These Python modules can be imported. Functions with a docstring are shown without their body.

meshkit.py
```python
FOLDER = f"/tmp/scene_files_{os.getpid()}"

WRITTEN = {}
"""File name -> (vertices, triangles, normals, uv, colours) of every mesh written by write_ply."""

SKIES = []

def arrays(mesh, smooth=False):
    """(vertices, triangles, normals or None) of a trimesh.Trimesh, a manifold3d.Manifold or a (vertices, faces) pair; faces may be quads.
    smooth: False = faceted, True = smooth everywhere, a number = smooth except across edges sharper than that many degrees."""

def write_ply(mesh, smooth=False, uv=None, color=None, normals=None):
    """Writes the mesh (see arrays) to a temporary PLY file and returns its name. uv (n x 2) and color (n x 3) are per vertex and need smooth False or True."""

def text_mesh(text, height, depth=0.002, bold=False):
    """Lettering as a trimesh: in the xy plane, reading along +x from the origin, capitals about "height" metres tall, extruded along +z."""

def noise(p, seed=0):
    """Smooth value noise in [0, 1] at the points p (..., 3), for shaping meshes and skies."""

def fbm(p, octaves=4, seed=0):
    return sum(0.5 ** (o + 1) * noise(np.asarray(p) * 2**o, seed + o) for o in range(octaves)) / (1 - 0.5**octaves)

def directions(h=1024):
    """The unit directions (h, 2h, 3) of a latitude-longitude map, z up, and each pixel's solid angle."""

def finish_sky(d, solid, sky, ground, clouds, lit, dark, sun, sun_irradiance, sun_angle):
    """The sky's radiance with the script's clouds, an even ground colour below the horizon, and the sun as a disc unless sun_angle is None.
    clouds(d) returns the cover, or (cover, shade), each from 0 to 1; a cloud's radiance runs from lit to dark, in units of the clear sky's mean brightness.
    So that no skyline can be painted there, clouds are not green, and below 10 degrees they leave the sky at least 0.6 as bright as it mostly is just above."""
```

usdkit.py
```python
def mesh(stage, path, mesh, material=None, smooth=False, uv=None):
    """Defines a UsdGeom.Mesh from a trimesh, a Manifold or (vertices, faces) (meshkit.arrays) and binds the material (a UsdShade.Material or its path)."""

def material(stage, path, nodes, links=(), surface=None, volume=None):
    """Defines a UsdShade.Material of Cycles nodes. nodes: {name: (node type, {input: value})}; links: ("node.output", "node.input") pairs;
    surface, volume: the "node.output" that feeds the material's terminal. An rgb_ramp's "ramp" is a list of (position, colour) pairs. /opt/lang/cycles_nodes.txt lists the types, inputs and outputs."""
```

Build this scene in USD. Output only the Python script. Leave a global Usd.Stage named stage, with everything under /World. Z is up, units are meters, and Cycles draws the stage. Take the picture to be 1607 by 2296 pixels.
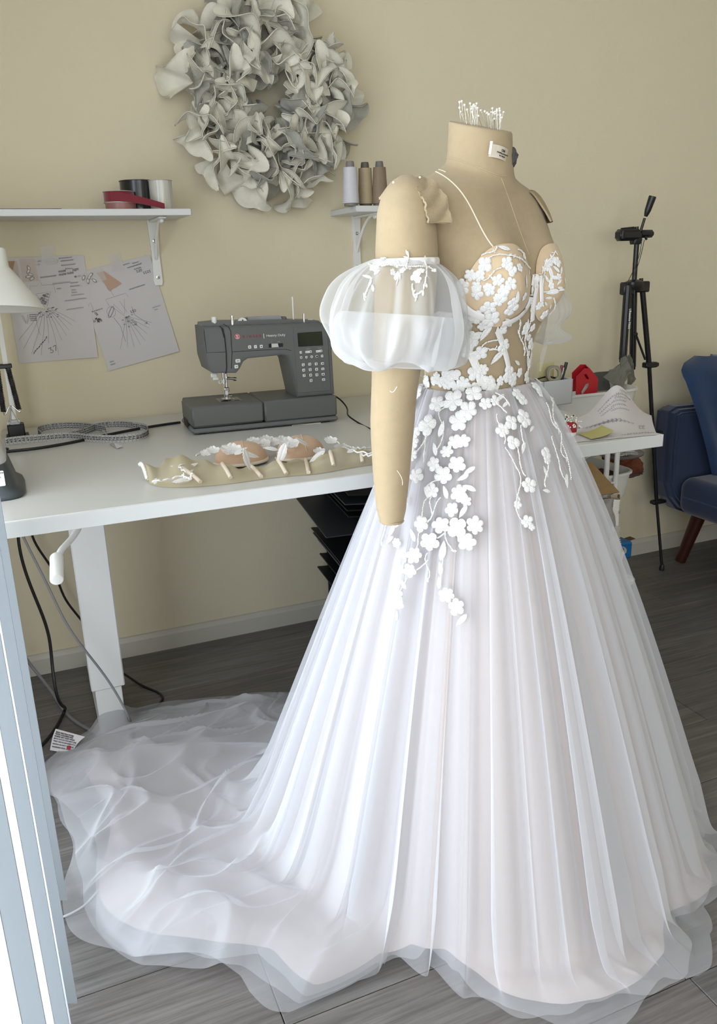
import math, random
import numpy as np, trimesh, manifold3d as m3
import usdkit, meshkit
from shapely.geometry import Polygon
from pxr import Gf, Sdf, Usd, UsdGeom, UsdLux, UsdShade

random.seed(7)
RNG = np.random.default_rng(7)
PI = math.pi
stage = Usd.Stage.CreateInMemory()
UsdGeom.SetStageUpAxis(stage, 'Z')
UsdGeom.SetStageMetersPerUnit(stage, 1.0)
UsdGeom.Xform.Define(stage, '/World')
V = lambda *a: np.array(a, float)

# ------------------------------------------------------------------ camera, daylight, exposure
W, H = 1607, 2296
YAW, PITCH, ROLL, FPX = 0.391191674, 0.296616139, -0.0314458334, 1794.96
CAM = V(0, 0, 1.16)
_f = V(math.sin(YAW) * math.cos(PITCH), math.cos(YAW) * math.cos(PITCH), -math.sin(PITCH))
_r0 = V(math.cos(YAW), -math.sin(YAW), 0)
_u0 = np.cross(_r0, _f)
_r = _r0 * math.cos(ROLL) + _u0 * math.sin(ROLL)
_u = -_r0 * math.sin(ROLL) + _u0 * math.cos(ROLL)
cam = UsdGeom.Camera.Define(stage, '/World/camera')
cam.CreateHorizontalApertureAttr(36.0)
cam.CreateFocalLengthAttr(36.0 * FPX / W)
cam.CreateClippingRangeAttr(Gf.Vec2f(0.02, 200))
cam.AddTransformOp().Set(Gf.Matrix4d(*_r, 0, *_u, 0, *(-_f), 0, *CAM, 1))
cam.CreateExposureAttr(-0.38)

dome = UsdLux.DomeLight.Define(stage, '/World/sky')
dome.CreateColorAttr(Gf.Vec3f(0.80, 0.90, 1.0)); dome.CreateIntensityAttr(1.0)


def rect(name, o, ex, ey, power, col):
    """daylight entering at a window: o centre, ex/ey half extents; emits along ex x ey reversed"""
    l = UsdLux.RectLight.Define(stage, '/World/' + name)
    w, h = np.linalg.norm(ex) * 2, np.linalg.norm(ey) * 2
    x, y = ex / np.linalg.norm(ex), ey / np.linalg.norm(ey); z = np.cross(x, y)
    l.CreateWidthAttr(w); l.CreateHeightAttr(h); l.CreateIntensityAttr(power); l.CreateColorAttr(Gf.Vec3f(*col))
    l.AddTransformOp().Set(Gf.Matrix4d(*x, 0, *y, 0, *z, 0, *o, 1))


# daylight through the sliding door in the left wall, and through the window behind the camera
rect('daylight_door', V(-0.312, -0.27, 1.04), V(0, -1.88, 0), V(0, 0, 1.0), 5.0, (0.90, 0.96, 1.05))
rect('daylight_rear', V(0.7, -2.745, 1.33), V(0.76, 0, 0), V(0, 0, 0.68), 2.9, (1.0, 0.94, 0.84))


def ray(x, y):
    return _r * (x - W / 2) / FPX - _u * (y - H / 2) / FPX + _f


def P(x, y, ax, val):
    d = ray(x, y); return CAM + d * (val - CAM[ax]) / d[ax]


def PN(x, y, o, n):
    d = ray(x, y); return CAM + d * (((o - CAM) @ n) / (d @ n))


def proj(q):
    d = np.asarray(q, float) - CAM; z = d @ _f
    return W / 2 + FPX * (d @ _r) / z, H / 2 - FPX * (d @ _u) / z, z


# ------------------------------------------------------------------ materials
LOOK = {}


def M(name, col, rough=.6, metal=0., bump=None, var=None, sheen=0., coat=0., stretch=(1, 1, 1), spec=.5, col2=None):
    """principled with optional colour variation var=(scale, amount) and bump=(scale, strength)"""
    if name in LOOK: return LOOK[name]
    n = {'p': ('principled_bsdf', {'base_color': col, 'roughness': rough, 'metallic': metal, 'sheen_weight': sheen, 'coat_weight': coat, 'specular_ior_level': spec}),
         'g': ('geometry', {})}
    l = []
    if var or bump:
        n['m'] = ('mapping', {'scale': stretch}); l.append(('g.position', 'm.vector'))
    if var:
        c2 = col2 if col2 is not None else tuple(c * (1 - var[1]) for c in col)
        n['n'] = ('noise_texture', {'scale': var[0], 'detail': 5.0, 'roughness': .6}); l.append(('m.vector', 'n.vector'))
        n['r'] = ('rgb_ramp', {'ramp': [(.3, c2), (.7, col)]}); l += [('n.fac', 'r.fac'), ('r.color', 'p.base_color')]
    if bump:
        n['b'] = ('noise_texture', {'scale': bump[0], 'detail': 3.0}); l.append(('m.vector', 'b.vector'))
        n['bb'] = ('bump', {'strength': bump[1], 'distance': .002}); l += [('b.fac', 'bb.height'), ('bb.normal', 'p.normal')]
    LOOK[name] = usdkit.material(stage, '/World/Looks/' + name, n, l, surface='p.BSDF')
    return LOOK[name]


def sheer(name, col, a, trans=.45, vary=None):
    """net fabric: threads hide more of what lies behind where the cloth is seen along its surface"""
    n = {'lw': ('layer_weight', {'blend': .5}), 's': ('math', {'math_type': 'subtract', 'value1': 1.0}), 'x': ('math', {'math_type': 'maximum', 'value2': .16}),
         'd': ('math', {'math_type': 'divide', 'value1': 1.0}), 'w': ('math', {'math_type': 'power', 'value1': 1 - a}),
         't': ('transparent_bsdf', {}), 'df': ('diffuse_bsdf', {'color': col}), 'tl': ('translucent_bsdf', {'color': col}),
         'c': ('mix_closure', {'fac': trans}), 'o': ('mix_closure', {})}
    l = [('lw.facing', 's.value2'), ('s.value', 'x.value1'), ('x.value', 'd.value2'), ('d.value', 'w.value2'), ('w.value', 'o.fac'),
         ('df.BSDF', 'c.closure1'), ('tl.BSDF', 'c.closure2'), ('c.closure', 'o.closure1'), ('t.BSDF', 'o.closure2')]
    LOOK[name] = usdkit.material(stage, '/World/Looks/' + name, n, l, surface='o.closure')
    return LOOK[name]


def thin(name, col, trans=.4):
    """paper or cloth that lets some light through"""
    n = {'df': ('diffuse_bsdf', {'color': col}), 'tl': ('translucent_bsdf', {'color': col}), 'c': ('mix_closure', {'fac': trans})}
    LOOK[name] = usdkit.material(stage, '/World/Looks/' + name, n, [('df.BSDF', 'c.closure1'), ('tl.BSDF', 'c.closure2')], surface='c.closure')
    return LOOK[name]


def plank_mat(name, c1, c2, c3):
    n = {'g': ('geometry', {}), 'm': ('mapping', {'scale': (1.1, 17, 1)}), 'm2': ('mapping', {'scale': (5, 130, 1)}),
         'n': ('noise_texture', {'scale': 1.6, 'detail': 4.0, 'roughness': .6, 'distortion': 1.2}), 'n2': ('noise_texture', {'scale': 1.0, 'detail': 4.0, 'roughness': .7}),
         'r': ('rgb_ramp', {'ramp': [(.25, c1), (.5, c2), (.75, c3)]}), 'r2': ('rgb_ramp', {'ramp': [(.3, (.50, .50, .50)), (.60, (1, 1, 1))]}),
         'x': ('mix_color', {'blend_type': 'multiply', 'fac': .85}), 'bb': ('bump', {'strength': .25, 'distance': .001}),
         'p': ('principled_bsdf', {'roughness': .42, 'specular_ior_level': .45})}
    l = [('g.position', 'm.vector'), ('g.position', 'm2.vector'), ('m.vector', 'n.vector'), ('m2.vector', 'n2.vector'), ('n.fac', 'r.fac'), ('n2.fac', 'r2.fac'),
         ('r.color', 'x.a'), ('r2.color', 'x.b'), ('x.result', 'p.base_color'), ('n2.fac', 'bb.height'), ('bb.normal', 'p.normal')]
    return usdkit.material(stage, '/World/Looks/' + name, n, l, surface='p.BSDF')


wall_m = M('wall_paint', (.71, .63, .455), .85, bump=(260, .25))
ceil_m = M('ceiling_paint', (.78, .76, .70), .9)
white_m = M('white_laminate', (.80, .80, .77), .38)
whitep_m = M('white_plastic', (.80, .79, .75), .42)
desk_m = M('white_desk_top', (.60, .59, .545), .33)
deske_m = M('white_desk_edge', (.64, .64, .62), .4)
base_m = M('skirting_paint', (.56, .53, .455), .55)
black_m = M('black_plastic', (.012, .012, .013), .42)
cable_m = M('black_cable', (.006, .006, .007), .5)
greyc_m = M('grey_cable', (.17, .17, .17), .5)
steel_m = M('polished_steel', (.75, .75, .76), .18, 1.0)
form_m = M('form_linen', (.395, .300, .178), .9, bump=(1800, .18), var=(60, .07), sheen=.1)
formcap_m = M('form_calico', (.385, .298, .175), .85, bump=(700, .4), var=(40, .14))
seam_m = M('form_seam', (.42, .33, .2), .9)
thread_m = M('cream_thread', (.80, .74, .58), .8)
lace_m = M('ivory_lace', (.88, .865, .83), .8, bump=(1500, .5), var=(420, .20), sheen=.25)
lace2_m = M('ivory_cord', (.86, .83, .77), .8, bump=(1200, .6))
pearl_m = M('pearl_head', (.86, .84, .78), .2, coat=.5)
pin_m = M('pin_steel', (.62, .58, .5), .3, .8)
felt_m = M('wreath_felt', (.78, .74, .62), .95, var=(22, .16), bump=(300, .4), sheen=.2)
mach_m = M('machine_grey', (.118, .120, .114), .5, bump=(1400, .12))
mach2_m = M('machine_light_grey', (.15, .152, .148), .45)
machd_m = M('machine_dark_gap', (.01, .01, .011), .6)
key_m = M('key_white', (.72, .72, .66), .45)
ink_m = M('black_print', (.015, .015, .018), .8)
pencil_m = M('pencil_line', (.20, .20, .21), .9)
red_m = M('logo_red', (.36, .012, .02), .5)
wprint_m = M('white_print', (.75, .75, .73), .6)
lcd_m = M('lcd_glass', (.017, .022, .012), .08)
paper_m = thin('sketch_paper', (.70, .66, .645), .12)

# ------------------------------------------------------------------ objects: names, labels, parts
USED = {}


def numbered(parent, name):
    k = (parent, name); i = USED.get(k, -1) + 1; USED[k] = i
    return f'{parent}/{name}' + (f'_{i:03d}' if i else '')


ORIGIN = {}


def tag(p, label=None, cat=None, group=None, kind=None):
    prim = stage.GetPrimAtPath(p) if isinstance(p, str) else p
    for k, v in (('label', label), ('category', cat), ('group', group), ('kind', kind)):
        if v: prim.SetCustomDataByKey(k, v)
    return p


def thing(name, label=None, cat=None, loc=(0, 0, 0), group=None, kind=None):
    p = numbered('/World', name); x = UsdGeom.Xform.Define(stage, p)
    x.AddTranslateOp().Set(Gf.Vec3d(*map(float, loc))); ORIGIN[p] = V(*loc)
    return tag(p, label, cat, group, kind)


def arr(m):
    if hasattr(m, 'to_mesh'):
        q = m.to_mesh(); return np.array(q.vert_properties[:, :3], float), np.array(q.tri_verts)
    if isinstance(m, (tuple, list)): return np.asarray(m[0], float), np.asarray(m[1])
    return np.array(m.vertices), np.array(m.faces)


def tri(v, f):
    f = np.asarray(f)
    if f.shape[1] == 4: f = np.vstack([f[:, [0, 1, 2]], f[:, [0, 2, 3]]])
    return np.asarray(v, float), f


def join(*ms):
    vs, fs, k = [], [], 0
    for m in ms:
        v, f = tri(*arr(m)); vs.append(v); fs.append(f + k); k += len(v)
    return np.vstack(vs), np.vstack(fs)


def part(parent, name, mesh, mat, smooth=40, label=None, kind=None):
    """a mesh given in world coordinates becomes a child of a thing (or of a part), in that thing's own coordinates"""
    root = '/'.join(parent.split('/')[:3]); v, f = tri(*arr(mesh))
    p = numbered(parent, name)
    usdkit.mesh(stage, p, (v - ORIGIN.get(root, 0), f), mat, smooth=smooth)
    if label or kind: tag(p, label, None, None, kind)
    return p


def solo(name, mesh, mat, label, cat, group=None, smooth=40, kind=None):
    v, f = tri(*arr(mesh)); lo, hi = v.min(0), v.max(0); loc = V((lo[0] + hi[0]) / 2, (lo[1] + hi[1]) / 2, lo[2])
    p = numbered('/World', name); m = usdkit.mesh(stage, p, (v - loc, f), mat, smooth=smooth)
    m.AddTranslateOp().Set(Gf.Vec3d(*map(float, loc)))
    return tag(p, label, cat, group, kind)


def copy(src, label, loc, rot=None, cat=None, group=None):
    """another one of a thing: its parts by reference"""
    name = src.split('/')[-1]
    p = numbered('/World', name); x = UsdGeom.Xform.Define(stage, p)
    x.GetPrim().GetReferences().AddInternalReference(src)
    x.ClearXformOpOrder()
    R = np.eye(3) if rot is None else rot
    x.AddTransformOp().Set(Gf.Matrix4d(*R[:, 0], 0, *R[:, 1], 0, *R[:, 2], 0, *map(float, loc), 1))
    x.GetPrim().SetInstanceable(True)
    return tag(p, label, cat, group)


# ------------------------------------------------------------------ shapes
def cbox(lo, hi, c=.002, M4=None):
    """box with chamfered edges"""
    lo, hi = np.asarray(lo, float), np.asarray(hi, float); c = min(c, .45 * (hi - lo).min())
    pts = []
    for s in np.ndindex(2, 2, 2):
        q = np.where(np.array(s) == 1, hi, lo); d = np.where(np.array(s) == 1, -c, c)
        for k in range(3):
            t = q + d; t[k] = q[k]; pts.append(t)
    h = trimesh.convex.convex_hull(np.array(pts))
    v = np.array(h.vertices)
    if M4 is not None: v = v @ M4[:3, :3].T + M4[:3, 3]
    return v, np.array(h.faces)


def frame(o, x, y=None, z=None):
    x = np.asarray(x, float); x = x / np.linalg.norm(x)
    if z is not None:
        z = np.asarray(z, float); y = np.cross(z, x); y /= np.linalg.norm(y); z = np.cross(x, y)
    else:
        y = np.asarray(y, float); z = np.cross(x, y); z /= np.linalg.norm(z); y = np.cross(z, x)
    m = np.eye(4); m[:3, 0], m[:3, 1], m[:3, 2], m[:3, 3] = x, y, z, o
    return m


def xf(mesh, m4):
    v, f = tri(*arr(mesh)); return v @ m4[:3, :3].T + m4[:3, 3], f


def smooth_path(pts, n=60):
    from scipy.interpolate import splprep, splev
    pts = np.asarray(pts, float); k = min(3, len(pts) - 1)
    t, _ = splprep(pts.T, s=0, k=k); return np.array(splev(np.linspace(0, 1, n), t)).T


def tube(pts, r, n=10, cap=True):
    pts = np.asarray(pts, float); m = len(pts); r = np.broadcast_to(r, m)
    T = np.gradient(pts, axis=0); T /= np.linalg.norm(T, axis=1)[:, None] + 1e-12
    a = np.cross(T[0], V(0, 0, 1)); a = np.cross(T[0], V(1, 0, 0)) if np.linalg.norm(a) < .1 else a
    N = [a / np.linalg.norm(a)]
    for i in range(1, m):
        q = N[-1] - T[i] * (N[-1] @ T[i]); N.append(q / (np.linalg.norm(q) + 1e-12))
    N = np.array(N); B = np.cross(T, N); th = np.linspace(0, 2 * PI, n, endpoint=False)
    v = (pts[:, None] + r[:, None, None] * (np.cos(th)[None, :, None] * N[:, None] + np.sin(th)[None, :, None] * B[:, None])).reshape(-1, 3)
    i, j = np.meshgrid(np.arange(m - 1), np.arange(n), indexing='ij'); j2 = (j + 1) % n
    f = np.stack([i * n + j, i * n + j2, (i + 1) * n + j2, (i + 1) * n + j], -1).reshape(-1, 4)
    f = np.vstack([f[:, [0, 1, 2]], f[:, [0, 2, 3]]])
    if cap:
        k = len(v); v = np.vstack([v, pts[0], pts[-1]]); a = np.arange(n); b = (a + 1) % n; e = (m - 1) * n
        f = np.vstack([f, np.stack([np.full(n, k), b, a], 1), np.stack([np.full(n, k + 1), e + a, e + b], 1)])
    return v, f


def rod(a, b, r, n=14, r2=None):
    return tube(np.linspace(a, b, 2), V(r, r if r2 is None else r2), n)


def lathe(prof, n=40, o=(0, 0, 0), axis=(0, 0, 1)):
    """prof: (radius, height) from the axis around"""
    prof = np.asarray(prof, float); m = len(prof); th = np.linspace(0, 2 * PI, n, endpoint=False)
    v = np.stack([prof[:, 0, None] * np.cos(th), prof[:, 0, None] * np.sin(th), np.repeat(prof[:, 1, None], n, 1)], -1).reshape(-1, 3)
    i, j = np.meshgrid(np.arange(m - 1), np.arange(n), indexing='ij'); j2 = (j + 1) % n
    f = np.stack([i * n + j, i * n + j2, (i + 1) * n + j2, (i + 1) * n + j], -1).reshape(-1, 4)
    z = np.asarray(axis, float); x = np.cross(V(0, 1, 0), z); x = V(1, 0, 0) if np.linalg.norm(x) < .1 else x
    return xf((v, f), frame(o, x, z=z))


def grid_faces(m, n, wrap=False):
    i, j = np.meshgrid(np.arange(m - 1), np.arange(n if wrap else n - 1), indexing='ij'); j2 = (j + 1) % n
    return np.stack([i * n + j, i * n + j2, (i + 1) * n + j2, (i + 1) * n + j], -1).reshape(-1, 4)


def normals(g):
    du, dv = np.gradient(g, axis=0), np.gradient(g, axis=1)
    n = np.cross(du, dv); return n / (np.linalg.norm(n, axis=-1, keepdims=True) + 1e-12)


def slab(g, t):
    """closed sheet of thickness t from a grid of points (m, n, 3)"""
    m, n = g.shape[:2]; N = normals(g)
    a, b = (g + N * t / 2).reshape(-1, 3), (g - N * t / 2).reshape(-1, 3); k = m * n
    f = grid_faces(m, n)
    e = np.concatenate([np.arange(n - 1), np.arange(m - 1) * n + n - 1, (m - 1) * n + np.arange(n - 1, 0, -1), np.arange(m - 1, 0, -1) * n])
    e2 = np.roll(e, -1)
    side = np.stack([e, e + k, e2 + k, e2], -1)
    return tri(np.vstack([a, b]), np.vstack([f, f[:, ::-1] + k, side[:, ::-1]]))


def extr(poly, t, m4, c=0.):
    """polygon in a frame's xy, extruded along its z by t, edges chamfered by c"""
    poly = Polygon(poly) if not hasattr(poly, 'exterior') else poly
    poly = poly.buffer(0)
    if c <= 0:
        return xf(trimesh.creation.extrude_polygon(poly, t, engine='earcut'), m4)
    from shapely.geometry.polygon import orient
    poly = orient(poly, 1.0); cs = m3.CrossSection([np.array(poly.exterior.coords)[:-1]])
    ins = cs.offset(-c, m3.JoinType.Miter)
    a = ins.extrude(t); b = cs.extrude(t - 2 * c).translate((0, 0, c))
    mid = [cs.offset(-c * k, m3.JoinType.Miter).extrude(t - 2 * c * (1 - math.sqrt(1 - (1 - k) ** 2))).translate((0, 0, c * (1 - math.sqrt(1 - (1 - k) ** 2)))) for k in (.3, .65)]
    q = a + b
    for x in mid: q = q + x
    return xf(q, m4)


_TX = {}


def text(s, h, m4, depth=.0006, bold=False, center=False):
    k = (s, bold)
    if k not in _TX: t = meshkit.text_mesh(s, 1.0, 1.0, bold); _TX[k] = np.array(t.vertices), np.array(t.faces)
    v, f = _TX[k]; v = v * V(h, h, depth)
    if center: v = v - V((v[:, 0].min() + v[:, 0].max()) / 2, (v[:, 1].min() + v[:, 1].max()) / 2, 0)
    return xf((v, f), m4)


_RC = {}


def raycast(mesh, pix, off=0.):
    """where the lines of sight through the given pixels meet a surface: (points, normals towards the camera)"""
    if id(mesh) not in _RC:
        v, f = tri(*arr(mesh)); a, b, c = v[f[:, 0]], v[f[:, 1]], v[f[:, 2]]
        pa, pb, pc = (np.array(proj3(q)) for q in (a, b, c))
        _RC[id(mesh)] = (mesh, a, b - a, c - a, np.minimum(np.minimum(pa, pb), pc), np.maximum(np.maximum(pa, pb), pc))
    _, a, e1, e2, lo, hi = _RC[id(mesh)]; out, nn = [], []
    for x, y in pix:
        s = np.nonzero((lo[:, 0] <= x) & (hi[:, 0] >= x) & (lo[:, 1] <= y) & (hi[:, 1] >= y))[0]
        d = ray(x, y); best, bn = None, None
        if len(s):
            h = np.cross(np.broadcast_to(d, (len(s), 3)), e2[s]); det = (e1[s] * h).sum(1); det = np.where(np.abs(det) < 1e-14, 1e-14, det)
            q0 = CAM - a[s]; u = (q0 * h).sum(1) / det; q = np.cross(q0, e1[s]); w = (q @ d) / det; t = (e2[s] * q).sum(1) / det
            ok = (u >= -1e-6) & (w >= -1e-6) & (u + w <= 1 + 1e-6) & (t > .05)
            if ok.any():
                k = np.nonzero(ok)[0][np.argmin(t[ok])]; best = CAM + d * t[k]
                bn = np.cross(e1[s[k]], e2[s[k]]); bn /= np.linalg.norm(bn) + 1e-15
                if bn @ d > 0: bn = -bn
        out.append(None if best is None else best + bn * off); nn.append(bn)
    return out, nn


def proj3(q):
    d = q - CAM; z = np.maximum(d @ _f, 1e-3)
    return np.stack([W / 2 + FPX * (d @ _r) / z, H / 2 - FPX * (d @ _u) / z], -1)


# ------------------------------------------------------------------ the room
WY = 2.421                                   # face of the back wall
ROOM = (-0.27, 4.6, -2.7, WY, 2.45)


def struct(name, mesh, mat, smooth=False):
    p = numbered('/World', name); usdkit.mesh(stage, p, tri(*arr(mesh)), mat, smooth=smooth)
    return tag(p, None, None, None, 'structure')


struct('wall_back', cbox((-.40, WY, 0), (4.7, WY + .12, 2.6), 0.001), wall_m)
struct('wall_right', cbox((4.6, -2.8, 0), (4.72, WY, 2.6), .001), wall_m)
struct('wall_left', join(cbox((-.39, 1.68, 0), (-.27, WY, 2.6), .001), cbox((-.39, -2.8, 0), (-.27, -2.22, 2.6), .001), cbox((-.39, -2.22, 2.1), (-.27, 1.68, 2.6), .001)), wall_m)
struct('wall_front', join(cbox((-.39, -2.82, 0), (-.12, -2.7, 2.6), .001), cbox((1.52, -2.82, 0), (4.7, -2.7, 2.6), .001), cbox((-.12, -2.82, 0), (1.52, -2.7, .62), .001),
                          cbox((-.12, -2.82, 2.08), (1.52, -2.7, 2.6), .001)), wall_m)
struct('ceiling', cbox((-.4, -2.8, 2.45), (4.7, WY + .1, 2.6), .001), ceil_m)

# floor of grey oak planks: those in view one by one, the rest as larger sheets
PW = .1955
plank_ms = [plank_mat('plank_a', (.115, .105, .098), (.175, .163, .152), (.225, .212, .20)), plank_mat('plank_b', (.10, .092, .085), (.152, .141, .131), (.205, .192, .18)),
            plank_mat('plank_c', (.14, .128, .12), (.20, .187, .175), (.25, .238, .226)), plank_mat('plank_d', (.125, .112, .102), (.168, .152, .14), (.222, .205, .19))]
sub_m = M('floor_underlay', (.03, .028, .026), .9)
floor = thing('floor', kind='structure')
part(floor, 'underlay', cbox((-.4, -2.8, -.06), (4.7, WY + .1, -.0085), .001), sub_m, smooth=False)
rng = np.random.default_rng(3)
y1 = WY
row = 0
edges = [1.945 + PW * k for k in range(2, -20, -1)]
edges = [WY - .004] + [e for e in edges if e < WY - .02]
for k in range(len(edges) - 1):
    hi, lo = edges[k], max(edges[k + 1], -2.7)
    if lo >= hi: break
    x = -.27 - rng.uniform(0, 1.1)
    near = hi > .3
    while x < 4.6:
        L = rng.uniform(1.15, 1.35) if near else 2.6
        a, b = max(x, -.27), min(x + L, 4.6)
        if b - a > .02:
            part(floor, 'plank', cbox((a + .0007, lo + .0007, -.0085), (b - .0007, hi - .0007, 0), .0012), plank_ms[rng.integers(0, 4)], smooth=False)
        x += L

# skirting board of the back wall and the side wall
bb = [(0, 0), (.013, 0), (.013, .050), (.010, .058), (.006, .064), (0, .066)]
struct('baseboard_back', extr(bb, 4.86, frame((4.59, WY, 0), (0, -1, 0), z=(-1, 0, 0))), base_m)
struct('baseboard_right', extr(bb, 5.1, frame((4.6, -2.69, 0), (-1, 0, 0), z=(0, 1, 0))), base_m)

# sliding glass door in the left wall, window in the wall behind the camera
LOOK['pane'] = usdkit.material(stage, '/World/Looks/pane', {'f': ('fresnel', {'IOR': 1.45}), 't': ('transparent_bsdf', {'color': (.94, .96, .95)}), 'g': ('glossy_bsdf', {'roughness': .02}), 'm': ('mix_closure', {})},
                               [('f.fac', 'm.fac'), ('t.BSDF', 'm.closure1'), ('g.BSDF', 'm.closure2')], surface='m.closure')
w1 = thing('window_1', kind='structure')
for n, a, b in (('frame', (-.36, -2.22, 0), (-.29, -2.16, 2.1)), ('frame', (-.36, 1.62, 0), (-.29, 1.68, 2.1)), ('frame', (-.36, -2.16, 2.04), (-.29, 1.62, 2.1)), ('sill', (-.37, -2.16, 0), (-.285, 1.62, .035)),
                ('stile', (-.345, -.44, .035), (-.300, -.36, 2.04))):
    part(w1, n, cbox(a, b, .003), white_m)
for a, b in ((-2.16, -.42), (-.38, 1.62)):
    part(w1, 'pane', cbox((-.33, a, .035), (-.322, b, 2.04), .001), LOOK['pane'], smooth=False)
w2 = thing('window_2', kind='structure')
for n, a, b in (('frame', (-.12, -2.80, .62), (-.07, -2.72, 2.08)), ('frame', (1.47, -2.80, .62), (1.52, -2.72, 2.08)), ('frame', (-.07, -2.80, 2.02), (1.47, -2.72, 2.08)), ('sill', (-.14, -2.80, .60), (1.54, -2.66, .64)),
                ('mullion', (.67, -2.79, .64), (.73, -2.73, 2.02))):
    part(w2, n, cbox(a, b, .003), white_m)
for a, b in ((-.07, .67), (.73, 1.47)):
    part(w2, 'pane', cbox((a, -2.766, .64), (b, -2.758, 2.02), .001), LOOK['pane'], smooth=False)

# vertical blind in front of the sliding door, its slats turned open
slat_m = thin('blind_slat', (.60, .64, .67), .22)
vb = thing('vertical_blind', 'white vertical blind with open slats hanging beside the desk end', 'window blind', (-.11, 0, 0))
part(vb, 'headrail', cbox((-.145, -2.1, 2.05), (-.085, 1.44, 2.10), .004), whitep_m)
ys = [1.372, 1.335, 1.128, 1.092, .86, .82, .60, .56, .34, .30]
for i, y in enumerate(ys):
    xe = (-.0575, -.070)[i % 2]
    u = np.linspace(-1, 1, 9); g = []
    for z in (.03, .7, 1.4, 2.05):
        g.append(np.stack([xe - .0445 + .0445 * u, y - .006 * u + .008 * (1 - u * u), np.full(9, z)], -1))
    s = part(vb, 'slat', slab(np.array(g), .0012), slat_m)
    part(s, 'hanger', cbox((xe - .05, y - .002, 2.04), (xe - .04, y + .006, 2.056), .001), whitep_m)
# ------------------------------------------------------------------ desk
DZ = .757
desk = thing('desk', 'long white sit-stand desk with crank, against the back wall', 'desk', (.66, 1.94, 0))
dx0, dx1, dy0, dy1 = -.070, 1.393, 1.455, 2.412
part(desk, 'tabletop', cbox((dx0, dy0 + .003, DZ - .030), (dx1, dy1, DZ), .0015), desk_m)
part(desk, 'edge_band', join(cbox((dx0, dy0, DZ - .030), (dx1, dy0 + .004, DZ - .0008), .001), cbox((dx1, dy0, DZ - .030), (dx1 + .002, dy1, DZ - .0008), .0006)), deske_m)
for x in (.098, 1.22):
    leg = part(desk, 'leg', cbox((x - .043, 2.005, .115), (x + .043, 2.065, DZ - .03), .003), deske_m)
    part(leg, 'inner_column', cbox((x - .034, 2.011, .028), (x + .034, 2.059, .115), .002), deske_m)
    part(leg, 'foot', cbox((x - .036, 1.72, .004), (x + .036, 2.38, .030), .005), deske_m)
    part(leg, 'arm', cbox((x - .03, 1.62, DZ - .062), (x + .03, 2.36, DZ - .03), .003), deske_m)
part(desk, 'crossbar', cbox((.14, 2.02, DZ - .075), (1.18, 2.055, DZ - .031), .002), deske_m)
a, b = P(181, 1172, 1, 1.62), P(130, 1256, 1, 1.50)
cr = part(desk, 'crank', tube(smooth_path([a + V(0, .1, .0), a, (a + b) / 2, b, b + V(0, -.012, -.008)], 24), .0062, 12), whitep_m)
g0, g1 = P(127, 1252, 1, 1.50), P(127, 1288, 1, 1.455)
part(cr, 'crank_grip', lathe([(0, 0), (.0105, 0), (.012, .003), (.012, .062), (.0115, .068), (.009, .070), (0, .070)], 28, g0 + (g0 - g1) * .1, (g1 - g0) / np.linalg.norm(g1 - g0)), whitep_m)

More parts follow.
